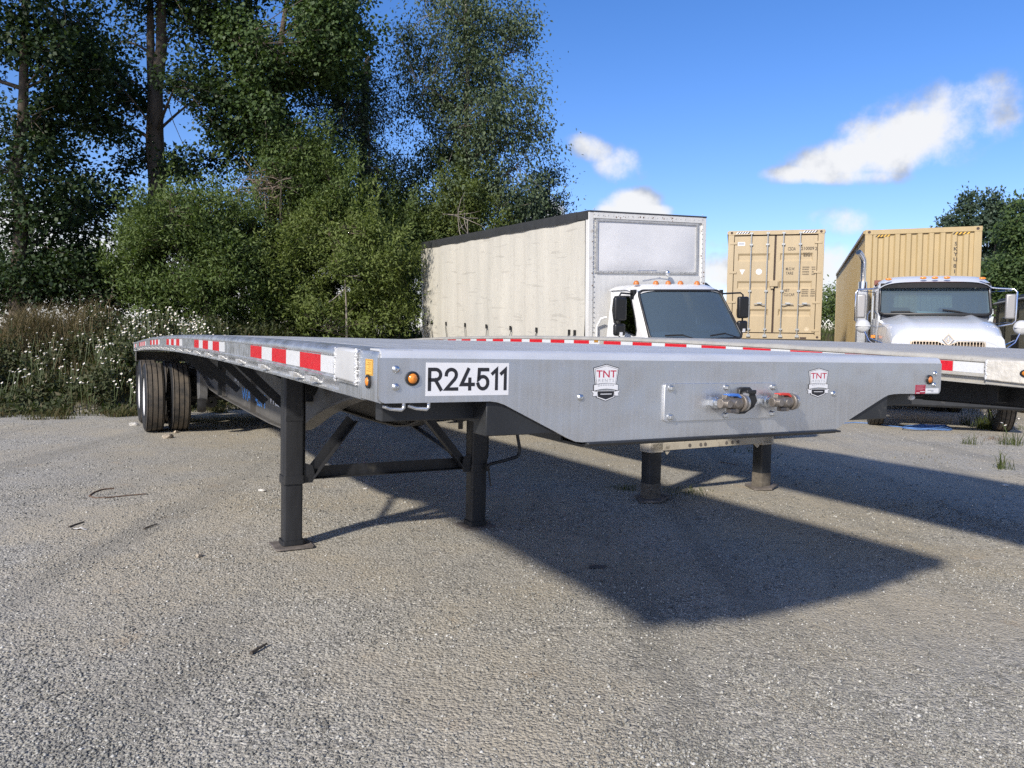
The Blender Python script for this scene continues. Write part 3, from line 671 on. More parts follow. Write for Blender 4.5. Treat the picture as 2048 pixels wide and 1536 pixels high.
b = MB(); pts = [(.80, LY - .10, .70 - .28), (.79, LY - .11, .47), (.775, LY - .115, .50), (.80, LY - .12, .52), (.93, LY - .13, .545), (1.03, LY - .13, .565), (1.055, LY - .13, .59), (1.06, LY - .13, .63), (1.035, LY - .13, .74), (1.02, LY - .12, .95), (.98, LY - .02, 1.0), (.81, LY, 1.0)]
b.tube(pts[1:], .0135, 8); b.tube([(.79, LY - .105, .50), (.80, LY - .105, .42), (.815, LY - .105, .34)], .007, 6); b.build('crank_handle', blk, t1, smooth=50)

# ---- things fixed to the near trailer's front plate
def rivet(parent, x, z, r=.013, y=0, nm='round_bolt', mat=None):
    b = MB(); b.lathe([(r, 0), (r * .92, -r * .35), (r * .6, -r * .6), (r * .32, -r * .68), (r * .30, -r * .5), (.001, -r * .5)], (x, y, z), 'y', 14)
    return b.build(nm, mat or steel, parent, smooth=50)
for x, z in ((-1.245, 1.414), (-1.245, 1.364), (-.617, 1.325), (.591, 1.322), (1.248, 1.402), (1.245, 1.352)): rivet(t1, x, z, .0115)
for x, z, mm in ((-1.196, 1.388, amber), (1.208, 1.375, amberd)):
    b = MB(); b.lathe([(.021, 0), (.021, -.006), (.016, -.008), (.015, -.004)], (x, 0, z), 'y', 20); l = b.build('marker_lamp', pblack, t1, smooth=50)
    b = MB(); b.lathe([(.0155, -.003), (.0135, -.009), (.008, -.013), (.001, -.014)], (x, 0, z), 'y', 20); b.build('lens', mm, l, smooth=60)
b = MB(); b.lathe([(.020, 0), (.020, -.006), (.014, -.007), (.013, -.004)], (0, 0, 0), 'x', 20); l = b.build('side_marker_lamp', pblack, t1, smooth=50, loc=(-1.2955, .085, 1.375))
b = MB(); b.lathe([(.0135, -.003), (.011, -.009), (.001, -.012)], (0, 0, 0), 'x', 20); b.build('lens', amber, l, smooth=60)
def rect(x0, x1, z0, z1, y=0.): return MB().box(x0, x1, y - .0006, y, z0, z1)
st = rect(-1.154, -.882, 1.337, 1.434).build('number_sticker', white_s, t1, smooth=0)
stroke_text('lettering', 'R24511', black_s, st, -1.148, -.888, 1.3515, 1.4195, -.0010)
def badge(cx, cz, wd, hh):
    def poly(pts, y, m, nm, par):
        b = MB(); b.prism([(cx + a * wd, cz + c * hh) for a, c in pts], lambda a, c, t: (a, t, c), y - .0003, y); return b.build(nm, m, par, smooth=0)
    sh = [(-.5, .40), (0, .5), (.5, .40), (.40, -.14), (-.40, -.14)]
    sc = lambda q, f, dc=0: [(a * f, (c - .15) * f + .15 + dc) for a, c in q]
    root = poly(sc(sh, 1.06), 0, black_s, 'shield_badge', t1)
    poly(sc(sh, 1.0), -.0004, white_s, 'shield_border', root); poly(sc(sh, .93), -.0008, black_s, 'shield_line', root); poly(sc(sh, .90), -.0012, white_s, 'shield_face', root)
    hexa = [(-.37, -.22), (.37, -.22), (.36, -.40), (0, -.5), (-.36, -.40)]
    poly([(a * 1.08, (c + .3) * 1.1 - .3) for a, c in hexa], -.0004, black_s, 'plaque_edge', root); poly(hexa, -.0008, white_s, 'plaque_border', root); poly([(a * .9, (c + .3) * .84 - .3) for a, c in hexa], -.0012, black_s, 'plaque', root)
    for s in (-1, 1):
        tail = [(s * .34, -.25), (s * .58, -.22), (s * .50, -.29), (s * .52, -.37), (s * .36, -.36)]
        if s < 0: tail = tail[::-1]
        poly([((a - s * .45) * 1.1 + s * .45, (c + .3) * 1.15 - .3) for a, c in tail], -.0010, black_s, 'ribbon_tail_edge', root); poly(tail, -.0014, white_s, 'ribbon_tail', root)
    ar = lambda o, f: [(o * 0 + .5 * f * q, -.06 + .05 * (1 - q * q) + o) for q in (-1, -.5, 0, .5, 1)]
    poly([(a, c) for a, c in ar(-.165, 1.0)] + ar(0.005, 1.02)[::-1], -.0016, black_s, 'ribbon_edge', root); poly(ar(-.155, .97) + ar(-.005, .98)[::-1], -.0020, white_s, 'ribbon', root)
    b = MB()
    for r_ in range(2):
        for k in range(7):
            a = -.34 + k * .098; b.box(cx + a * wd, cx + (a + .07) * wd, -.0027, -.0024, cz + (-.10 + .05 * (1 - (a * 2) ** 2) - .022 + r_ * .04) * hh, cz + (-.10 + .05 * (1 - (a * 2) ** 2) + r_ * .04) * hh)
    b.build('ribbon_print', grey_s, root, smooth=0)
    b = MB(); b.box(cx - .22 * wd, cx + .24 * wd, -.0020, -.0016, cz - .325 * hh, cz - .305 * hh); b.build('plaque_print', white_s, root, smooth=0)
    text('lettering', 'TNT', red_s, root, (cx, -.0018, cz + .245 * hh), h=.20 * hh, w=.82 * wd, bold=.012)
    text('lettering', 'RENTS', grey_s, root, (cx, -.0018, cz + .065 * hh), h=.085 * hh, w=.64 * wd, bold=.0, spacing=1.4)
badge(-.518, 1.372, .098, .118); badge(.502, 1.366, .110, .112)
# red and white maker's labels at the far corner
lb = rect(1.116, 1.186, 1.314, 1.353).build('maroon_label', maroon_s, t1, smooth=0)
b = MB()
for k in range(4): b.box(1.122, 1.178 - .012 * (k % 2), -.0012, -.0008, 1.3475 - k * .0055, 1.3495 - k * .0055)
b.build('label_print', M('pink_print', (.62, .22, .26), .5), lb, smooth=0)
b = MB(); b.box(1.122, 1.146, -.0012, -.0008, 1.3165, 1.3195); b.box(1.15, 1.18, -.0012, -.0008, 1.322, 1.325); b.build('label_print', white_s, lb, smooth=0)
lb = rect(1.187, 1.280, 1.317, 1.337).build('white_label', white_s, t1, smooth=0)
b = MB(); b.box(1.20, 1.243, -.0012, -.0008, 1.327, 1.331); b.box(1.225, 1.243, -.0012, -.0008, 1.321, 1.324); b.build('label_print', grey_s, lb, smooth=0)
# yellow sticker on the nose side
b = MB(); b.box(-1.2962, -1.2955, .052, .118, 1.393, 1.440); ys_ = b.build('yellow_label', yellow_s, t1, smooth=0)
b = MB(); b.box(-1.2968, -1.2964, .054, .056, 1.395, 1.438); b.box(-1.2968, -1.2964, .114, .116, 1.395, 1.438); b.box(-1.2968, -1.2964, .057, .113, 1.395, 1.3965); b.box(-1.2968, -1.2964, .057, .113, 1.4365, 1.438)
for k in range(5): b.box(-1.2968, -1.2964, .066, .106 - .01 * (k % 3), 1.405 + k * .006, 1.4065 + k * .006)
b.build('label_print', dkyel, ys_, smooth=0)
# gladhand panel
b = MB(); o = rrect(.270, .066, .012)
b.prism([(a - .005, c + 1.302) for a, c in o], lambda a, c, t: (a, t, c), -.008, 0); pn = b.build('connector_panel', plate, t1, bevel=.0015)
for x in (-.247, .010, .246):
    for z in (1.352, 1.252):
        b = MB(); b.lathe([(.0135, -.0005), (.0135, -.003)], (x, -.008, z), 'y', 16, 0, True); b.lathe([(.0095, -.003), (.0095, -.010), (.008, -.0115), (.001, -.0115)], (x, -.008, z), 'y', 6, 0, True); b.build('hex_bolt', steel, pn, smooth=30)
def gladhand(x, z, tabm):
    g = MB(); y0 = -.008                                       # threaded zinc elbow out of the panel, then the cast body towards +x
    g.lathe([(.019, 0), (.019, -.012), (.021, -.012), (.021, -.024), (.016, -.026), (.016, -.040)], (x, y0, z), 'y', 6, 0, True)
    gh = g.build('gladhand', steel, pn, smooth=30)
    b = MB(); yb = y0 - .052
    b.tube([(x - .012, yb, z), (x + .02, yb, z + .001), (x + .055, yb, z), (x + .082, yb - .002, z - .001)], [.017, .019, .023, .021], 12); b.lathe([(.014, -.034), (.014, .012)], (x + .004, yb, z), 'y', 10, 0, True)
    b.lathe([(.013, -.016), (.013, -.022), (.001, -.023)], (x + .055, yb, z), 'y', 14); b.lathe([(.030, -.004), (.032, .004), (.027, .010)], (x + .088, yb, z), 'x', 18, 0, True)
    b.prism([(-.006, .012), (.03, .016), (.032, .022), (-.004, .03)], lambda a, c, t: (x + .012 + a, t, z + c), yb - .01, yb + .012); b.box(x + .03, x + .07, yb - .012, yb + .012, z - .034, z - .02)
    b.build('cast_body', castm, gh, bevel=.0012, smooth=40)
    b = MB(); b.lathe([(.030, .0), (.029, .012), (.018, .014), (.016, .004)], (x + .096, yb, z), 'x', 18, 0); b.prism([(.0, .02), (.016, .034), (.02, .03), (.012, .012)], lambda a, c, t: (x + .096 + a, t, z + c), yb - .012, yb + .012); b.build('seal_flange', M('worn_cast_flange', (.55, .53, .50), .4, .8), gh, smooth=40)
    b = MB(); b.prism([(-.012, .020), (.034, .022), (.050, .008), (.042, .006), (.028, .013), (-.012, .014)], lambda a, c, t: (x + .028 + a, t, z + c + .012), yb - .016, yb + .014); b.build('colour_tab', tabm, gh, bevel=.001)
gladhand(-.058, 1.300, blue_p); gladhand(.195, 1.300, red_p)
b = MB(); sk = [(-.042, -.03), (-.03, .043), (-.018, .05), (.022, .05), (.034, .04), (.054, -.008), (.046, -.024), (.0, -.047), (-.03, -.047)]
b.prism([(x + .092, z + 1.303) for x, z in sk], lambda a, c, t: (a, t, c), -.022, -.008); b.prism([(x * .72 + .09, z * .62 + 1.310) for x, z in sk], lambda a, c, t: (a, t, c), -.045, -.022); b.box(.070, .115, -.052, -.045, 1.33, 1.345)
so = b.build('power_socket', pblack, pn, bevel=.003)
b = MB(); b.lathe([(.010, 0), (.010, -.008), (.001, -.009)], (.128, -.022, 1.302), 'y', 6, 0, True); b.build('hex_bolt', steel, so)
# hooks under the near corner and the small white lamp under the far corner
for x in (-1.222, -1.145):
    b = MB(); b.tube([(x - .05, .03, 1.308), (x - .03, .02, 1.301), (x, .012, 1.298), (x + .006, .012, 1.303), (x + .006, .012, 1.318)], 0.0058, 8); b.build('hook', alu, t1, smooth=50)
b = MB(); b.ball((1.165, .05, 1.295), (.016, .016, .013)); b.build('underside_lamp', white_s, t1, smooth=60)
# lettering on the beam web and round decal
text('lettering', 'WABASH', blue_s, t1, (-.4868, 6.35, .852), LEFT, h=.135, w=1.30, bold=.012)
text('lettering', 'WL2000', white_s, t1, (-.4868, 5.08, .905), LEFT, h=.10, w=.84, bold=.012)
b = MB(); b.lathe([(.05, -.0), (.05, -.001), (.035, -.0012), (.035, -.0002)], (-.4862, 7.25, .93), 'x', 20); b.build('round_decal', white_s, t1)
b = MB(); b.box(-.4866, -.4856, 7.35, 7.50, .96, 1.0); b.box(-.4866, -.4856, 8.7, 9.3, .98, 1.06); b.build('web_decal', grey_s, t1)

# landing gear of the far trailer
b = MB(); b.box(-1.08, .50, 3.58, 3.64, .485, .56); b.box(-1.08, .50, 3.64, 3.72, .485, .495); xb = b.build('cross_beam', oldframe, t2, bevel=.004)
b = MB()
for x in (-.62, -.48, -.42, -.14, -.06, .02): b.lathe([(.018, 0), (.018, -.004), (.001, -.004)], (x, 3.58, .52), 'y', 12)
tag(b.build('bolt_heads', rustplate, xb), kind='stuff')
for s in (-1, 1):
    x = -1.02 if s < 0 else .45; b = MB(); vtube(b, x, 3.66, .088, .080, .47, 1.27)
    lg = b.build('landing_leg', oldframe, t2, bevel=.003, smooth=40)
    b = MB(); vtube(b, x, 3.66, .074, .068, .15, .47, .02); b.build('inner_tube', blk, lg, smooth=40)
    b = MB(); vtube(b, x, 3.66, .076, .070, .02, .17, .02); b.build('dusty_leg_foot', M('dusty_leg', (.12, .105, .085), .8, var=.3, vscale=20), lg, smooth=40)
    b = MB(); b.prism([(-.16, -.07), (-.02, -.15), (.17, -.05), (.16, .10), (-.06, .14)], lambda a, c, t: (x + a * 1.15, 3.66 + c * 1.15, t + a * .05), .014, .03); b.build('foot_plate', rustplate, lg)
    b = MB(); b.beam((x - s * .12, 3.60, .46), (x - s * .28, 3.62, .60), .05, .012, up=(0, 1, 0)); b.build('gusset', oldframe, t2)
    b = MB(); b.beam((x - s * .1, 3.64, .55), (x - s * .35, 3.66, 1.1), .06, .06, up=(0, 1, 0)); b.build('diagonal_brace', oldframe, t2)
b = MB(); b.lathe([(.032, 0), (.032, -.006), (.026, -.008), (.025, -.004)], (0, 0, 0), 'x', 20); l = b.build('side_marker_lamp', pblack, t2, loc=(-1.303, .19, 1.383)); l.scale = (1, 1.5, .75)
b = MB(); b.lathe([(.0255, -.003), (.021, -.010), (.001, -.014)], (0, 0, 0), 'x', 20); b.build('lens', amber, l, smooth=60)
b = MB(); b.box(-1.2895, -1.2885, 4.20, 4.27, 1.50, 1.54); b.build('tape_patch', dkyel, t2)

# ------------------------------------------------------------------ white curtain-sided lorry
def frame_matrix(o, ex, ey, ez):
    return Matrix(((ex[0], ey[0], ez[0], o[0]), (ex[1], ey[1], ez[1], o[1]), (ex[2], ey[2], ez[2], o[2]), (0, 0, 0, 1)))
lorry = empty('curtain_side_lorry'); lorry.matrix_world = frame_matrix((2.476, 13.955, .038), (.892, .45, .045), (-.452, .891, .036), (-.024, -.052, .998))
tag(lorry, 'white box lorry with stained cream side curtain, charcoal roof rail and black mirrors', 'lorry')
HB, WB, LB, ZB = 3.75, 1.275, 8.16, 1.15
b = MB(); b.box(-WB + .02, WB, .03, LB, ZB - .12, ZB); b.box(-WB + .03, WB - .01, .03, LB, HB - .05, HB - .01); b.box(WB - .05, WB - .005, .05, LB, ZB, HB - .05); b.box(-WB + .03, WB - .03, LB - .05, LB, ZB, HB - .05)
b.build('box_body', boxw, lorry)
b = MB(); b.box(-WB + .10, WB - .08, 0, .03, ZB, 2.66); b.box(-WB + .10, WB - .08, .02, .03, 2.66, HB - .06); b.build('front_wall', boxw, lorry)
for s in (-1, 1):
    b = MB(); x = s * (WB - .045); b.rings([[(x + dx, dy, z) for dx, dy in ((-.055, -.012), (.035, -.012), (.045, 0), (.045, .09), (-.055, .09))] for z in (ZB - .1, HB - .03)]); b.build('corner_post', boxw, lorry, bevel=.006)
b = MB(); b.box(-WB + .09, WB - .09, -.014, .02, HB - .13, HB - .02); b.build('top_rail', boxw, lorry, bevel=.005)
b = MB(); b.box(-WB, WB, -.02, LB, HB - .028, HB); b.build('roof_skin', dkgrey, lorry, bevel=.006)
fn = lambda a, c, t: (a, t, c)
def rr(x0, x1, z0, z1, r, n=3): return [((x0 + x1) / 2 + a, (z0 + z1) / 2 + c) for a, c in rrect((x1 - x0) / 2, (z1 - z0) / 2, r, n)]
b = MB(); b.ringprism(rr(-1.135, 1.085, 2.70, HB - .135, .01), rr(-1.095, 1.045, 2.735, HB - .17, .01), fn, -.012, .02); b.build('panel_frame', boxgrey, lorry)
def sag(i, j):
    x = -1.1 + 2.15 * i; z = 2.73 + (HB - .165 - 2.73) * j; e = (1 - (2 * i - 1) ** 4) * (1 - (2 * j - 1) ** 4)
    return (x, .012 - .055 * e * (1.1 - .9 * j) - .006 * math.sin(9 * i) * e, z)
pm_ = M('sagging_white_sheet', (.66, .66, .665), .4, var=.03, vscale=3, dirt=((.50, .50, .48), .58, .85, 5)); b = MB(); b.grid(sag, 24, 14); b.build('front_sheet', pm_, lorry, smooth=60)
b = MB()
for k in range(30):
    z = ZB + .1 + k * .087
    for x in (-1.178, 1.178): b.ball((x, -.013, z), (.012, .008, .012), 0, 6, 4)
for k in range(22):
    for z in (HB - .075, 2.717): b.ball((-1.1 + k * .104, -.014, z), (.010, .008, .010), 0, 6, 4)
tag(b.build('rivets', boxgrey, lorry, smooth=60), kind='stuff')
rust = M('rust_patch', (.16, .085, .045), .8, var=.3, vscale=30)
b = MB(); rr_ = random.Random(3)
for k in range(26):
    x, z = (rr_.uniform(-1.05, 1.1), HB - rr_.uniform(.05, .12)) if k < 14 else ((rr_.choice((-1.21, 1.16, 1.23)), rr_.uniform(2.2, 3.6)))
    sr = rr_.uniform(.008, .022); b.prism([(x + sr * rr_.uniform(.4, 1.2) * math.cos(q * 1.047), z + sr * rr_.uniform(.3, 1.0) * math.sin(q * 1.047)) for q in range(6)], fn, -.0155, -.0125)
tag(b.build('rust_patches', rust, lorry), kind='stuff')
# side curtain with soft waves, its top rail and straps
def cur(i, j):
    y = .10 + (LB - .16) * i; z = ZB + .12 + (HB - .165 - ZB - .12) * j
    wv = .012 * math.sin(y * 4.1 + .6 * math.sin(z * 2)) + .006 * math.sin(y * 11 + z) + .010 * math.sin(z * 5.3 + y * .7) * (1 - j)
    return (-WB - .012 - wv * .8, y, z)
b = MB(); b.grid(cur, 120, 26); b.build('side_curtain', curtain, lorry, smooth=60)
b = MB(); b.rings([[(-WB - .035 + dx, y, HB + dz) for dx, dz in ((0, -.165), (.03, -.17), (.05, -.02), (.05, .0), (.0, .0), (-.004, -.05))] for y in (.34, LB)]); b.rings([[(-WB - .02 + dx, y, HB + dz) for dx, dz in ((0, -.15), (.03, -.15), (.03, -.002), (.0, -.002))] for y in (.0, .34)])
b.build('curtain_rail', dkgrey, lorry, smooth=35)
b = MB(); b.box(-WB - .03, -WB + .06, LB - .01, LB + .03, ZB - .1, HB - .165); b.build('rear_post', boxw, lorry, bevel=.004)
for k, y in enumerate((7.76, 7.46, 6.46, 5.28, 4.10, 2.92, 1.80, .575, .385)):
    b = MB(); z = 1.69; b.box(-WB - .052, -WB - .03, y - .026, y + .026, z - .07, z + .02)
    b.rings([[(-WB - .045 - .012 * math.sin(t * 5), y - .014 + .035 * math.sin(t * 4.4 + k), z - .07 - t * .38), (-WB - .045 - .012 * math.sin(t * 5), y + .014 + .035 * math.sin(t * 4.4 + k), z - .07 - t * .38)] for t in [i / 7 for i in range(8)]], False, False)
    b.build('curtain_strap', pblack, lorry)
# cab
fx = lambda a, c, t: (a, t, c)
XS = lambda z: 1.03 - .13 * max(0, (z - 1.6) / .8)
def wsp(i, j, off=0):
    s = 2 * i - 1; x = s * (.965 + (.865 - .965) * j); y = -1.34 + .50 * j - .13 * (1 - s * s) - off; z = 1.585 + .80 * j; return (x, y, z)
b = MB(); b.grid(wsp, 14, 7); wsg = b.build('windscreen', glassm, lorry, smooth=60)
def ws_loop(n=10, grow=0.0):
    pts = []; r = .10
    uv = []
    for (cx, cy, a0) in ((1 - r * .55, 1 - r, 0), (r * .55, 1 - r, 90), (r * .55, r, 180), (1 - r * .55, r, 270)):
        uv += [(cx + r * .55 * math.cos(R(a0 + 90 * k / 4)), cy + r * math.sin(R(a0 + 90 * k / 4))) for k in range(5)]
    out = []
    for k in range(len(uv)):
        a, c = uv[k], uv[(k + 1) % len(uv)]
        m = 6 if math.dist(a, c) > .3 else 1
        out += [(a[0] + (c[0] - a[0]) * q / m, a[1] + (c[1] - a[1]) * q / m) for q in range(m)]
    return out
uvs = ws_loop(); pts = [wsp(a, c, .012) for a, c in uvs]; b = MB(); b.tube(pts + pts[:2], .021, 6, 0, False); b.build('windscreen_seal', pblack, lorry, smooth=60)
# cab shell: cowl, pillars, roof, back wall
b = MB()
def roof(i, j):
    s = 2 * i - 1; hw = .935 + .01 * j; x = hw * math.copysign(abs(s) ** .8, s); t = j
    y = -.87 - .10 * (1 - s * s) + t * (.75 + .10 * (1 - s * s)); e = (abs(s) ** 5) * .10
    z = 2.385 + .125 * (1 - (1 - min(1, t * 2.6)) ** 2.2) - e - .02 * t; return (x, y, z)
b.grid(roof, 20, 12); b.build('cab_roof', truckw, lorry, smooth=60)
b = MB()
for s in (-1, 1):
    a = [(s * .965, -1.33, 1.575), (s * .955, -1.25, 1.575), (s * XS(1.58), -1.14, 1.575), (s * XS(1.58), -1.24, 1.575)]
    t_ = [(s * .86, -.845, 2.40), (s * .85, -.80, 2.42), (s * .925, -.70, 2.42), (s * .93, -.80, 2.40)]
    b.hexa(a + t_)
b.build('windscreen_pillars', truckw, lorry, bevel=.02)
b = MB(); b.box(-.92, .92, -.18, -.14, 1.0, 2.40); b.build('cab_back', truckw, lorry, bevel=.02)
b = MB(); b.box(-.90, .90, -.215, -.185, 1.02, 2.36); b.build('cab_lining', lining, lorry)
b = MB(); b.hexa([(-1.03, -1.36, .95), (1.03, -1.36, .95), (1.03, -.2, .95), (-1.03, -.2, .95), (-.97, -1.36, 1.56), (.97, -1.36, 1.56), (1.0, -1.2, 1.40), (-1.0, -1.2, 1.40)]); b.build('cowl', truckw, lorry, bevel=.02)
b = MB(); b.box(-.93, .93, -1.3, -.2, .95, 1.02); b.build('cab_floor', interior, lorry)
for s in (-1, 1):
    doorfn = lambda a, c, t: (s * (XS(c) - t), a, c)
    N_ = 12
    outer = [(-.17, 1.0), (-.17, 1.5), (-.17, 2.0), (-.17, 2.36), (-.20, 2.40), (-.45, 2.41), (-.72, 2.41), (-.78, 2.38), (-1.0, 2.04), (-1.22, 1.68), (-1.26, 1.55), (-1.26, 1.0)]
    inner = [(-.52, 1.76), (-.36, 1.86), (-.26, 2.06), (-.25, 2.25), (-.28, 2.29), (-.45, 2.295), (-.69, 2.295), (-.75, 2.26), (-.90, 2.02), (-1.03, 1.74), (-1.03, 1.66), (-.98, 1.655)]
    b = MB(); b.ringprism(outer, inner, doorfn, 0, .04); d = b.build('door', truckw, lorry, bevel=.008)
    b = MB(); b.prism(inner, doorfn, .012, .018); b.build('window', glassd, d)
    b = MB(); lp = [doorfn(a, c, .002) for a, c in inner]; b.tube(lp + lp[:2], .014, 5, 0, False); b.build('window_seal', pblack, d, smooth=60)
    b = MB(); b.box(s * 1.05 - .006, s * 1.05 + .006, -.42, -.28, 1.42, 1.45); b.build('handle', pblack, d, bevel=.003)
    b = MB(); p0 = doorfn(-.80, 2.33, -.01); xm = s * 1.30
    b.tube([p0, (xm - s * .04, -.95, 2.345), (xm, -.97, 2.31), (xm, -.97, 1.60)], .016, 8); b.box(p0[0] - .03, p0[0] + .03, -.86, -.76, 2.24, 2.40); b.tube([(xm, -.97, 1.62), (s * 1.06, -.95, 1.60)], .014, 6)
    mr = b.build('mirror', mirrm, lorry, bevel=.004, smooth=50)
    b = MB(); b.box(xm - .115, xm + .115, -1.02, -.93, 1.90, 2.28); b.build('main_mirror_head', mirrm, mr, bevel=.035, seg=3)
    b = MB(); b.box(xm - .115, xm + .10, -1.02, -.93, 1.66, 1.86); b.build('lower_mirror_head', mirrm, mr, bevel=.04, seg=3)
    b = MB(); b.box(xm - .03, xm + .02, -1.03, -1.0, 1.66, 1.72); b.build('mirror_label', white_s, mr)
for x in (-.80, -.40, -.14, .12, .48):
    b = MB(); b.lathe([(.05, 0), (.05, .025), (.036, .055), (.018, .066), (.001, .068)], (x, -.72, 2.485), 'z', 16); b.build('roof_lamp', amberd, lorry, smooth=60)
# interior
b = MB(); b.hexa([(-.93, -1.30, 1.45), (.93, -1.30, 1.45), (.93, -.92, 1.45), (-.93, -.92, 1.45), (-.90, -1.25, 1.62), (.90, -1.25, 1.62), (.9, -.95, 1.72), (-.9, -.95, 1.70)]); b.build('dashboard', dashm, lorry, bevel=.03)
b = MB(); b.hexa([(.15, -1.15, 1.7), (.75, -1.15, 1.7), (.75, -.95, 1.7), (.15, -.95, 1.7), (.2, -1.10, 1.81), (.7, -1.10, 1.81), (.7, -.98, 1.83), (.2, -.98, 1.83)]); b.build('instrument_hood', dashm, lorry, bevel=.03)
for x in (-.45, .45):
    b = MB(); b.box(x - .24, x + .24, -.62, -.25, 1.25, 1.45); b.hexa([(x - .24, -.36, 1.45), (x + .24, -.36, 1.45), (x + .24, -.24, 1.45), (x - .24, -.24, 1.45), (x - .19, -.30, 2.10), (x + .19, -.30, 2.10), (x + .19, -.20, 2.10), (x - .19, -.20, 2.10)]); b.build('seat', seatm, lorry, bevel=.05, seg=3)
b = MB(); ring = [(.45 + .215 * math.cos(2 * math.pi * k / 24), -.86 + .10 * math.sin(2 * math.pi * k / 24), 1.80 + .185 * math.sin(2 * math.pi * k / 24)) for k in range(24)]; b.tube(ring + ring[:2], .013, 6, 0, False); b.tube([(.26, -.86, 1.79), (.64, -.86, 1.79)], .014, 6); b.tube([(.45, -.86, 1.80), (.45, -1.08, 1.66)], .025, 6); b.build('steering_wheel', interior, lorry, smooth=60)
b = MB(); b.hexa([(-.80, -1.28, 1.625), (-.40, -1.37, 1.625), (-.40, -1.02, 1.70), (-.80, -1.02, 1.70), (-.80, -1.28, 1.632), (-.40, -1.37, 1.632), (-.40, -1.02, 1.708), (-.80, -1.02, 1.708)]); b.build('dash_papers', paperm, lorry)
for p in (((-.72, -1.40, 1.66), (-.42, -1.475, 1.665), (-.10, -1.50, 1.575)), ((.12, -1.505, 1.64), (.46, -1.475, 1.67), (.80, -1.40, 1.60))):
    b = MB(); b.tube(p, [.010, .012, .010], 6); b.beam((p[0][0], p[0][1] - .006, p[0][2] + .012), (p[1][0], p[1][1] - .006, p[1][2] + .012), .016, .012); b.build('wiper', pblack, lorry)
b = MB()
def hood(i, j):
    s = 2 * i - 1; hw = .96 - .18 * j; x = hw * s; e = abs(s) ** 4; return (x, -1.36 - 1.15 * j - .10 * (1 - s * s), 1.575 - .10 * j - .17 * j ** 5 - e * .28)
b.grid(hood, 16, 12); b.build('hood', truckw, lorry, smooth=60)
b = MB(); b.box(-.95, .95, -2.46, -1.36, .55, 1.25); b.build('engine_bay', interior, lorry)
for s in (-1, 1):
    b = MB(); b.rings([[(s * q, -1.75 + .58 * math.cos(R(a)), .52 + .58 * math.sin(R(a))) for q in (.70, 1.16)] + [(s * q, -1.75 + .62 * math.cos(R(a)), .52 + .64 * math.sin(R(a))) for q in (1.17, .70)] for a in range(0, 181, 15)]); b.build('fender', truckw, lorry, smooth=50)
    b = MB(); b.box(s * .62 - .16, s * .62 + .16, -2.50, -2.44, .98, 1.16); b.build('headlight', glassd, lorry, bevel=.03)
b = MB(); b.box(-.44, .44, -2.50, -2.45, .75, 1.22); b.build('grille', pblack, lorry, bevel=.02)
b = MB(); b.box(-1.15, 1.15, -2.66, -2.48, .42, .66); b.build('bumper', chrome, lorry, bevel=.03)
b = MB()
for x in (-.42, .42): b.box(x - .04, x + .04, -2.4, LB - .3, .80, 1.02)
b.build('chassis_rails', blk, lorry)
TYs, RIMs = wheel_parts(.50, .27, whitep)
for y, zz in ((-1.75, .58), (5.4, .32)):
    for s in (-1, 1): put_wheel(lorry, (s * 1.02, y, zz), s > 0, TYs, RIMs)
b = MB(); b.tube([(-.35, -.13, 2.74), (.02, -.10, 2.745), (.10, -.09, 2.75)], .007, 6); b.ball((.33, -.10, 2.70), (.05, .04, .06)); b.tube([(.05, -.08, 2.72), (.33, -.08, 2.70)], .008, 6); b.build('air_horn', chrome, lorry, smooth=60)
b = MB(); b.tube([(WB + .02, .45, 2.55), (WB + .22, .25, 2.50), (WB + .36, .05, 2.30), (WB + .40, -.05, 1.9), (WB + .40, -.05, 1.2)], .055, 10); b.build('air_intake_hose', M('ribbed_grey_hose', (.17, .16, .15), .6), lorry, smooth=60)
b = MB(); b.tube([(-1.12, -.02, 1.2), (-1.12, -.03, 1.78), (-1.08, -.10, 1.92), (-1.0, -.16, 1.94)], .018, 8); b.build('grab_rail', whitep, lorry, smooth=60)

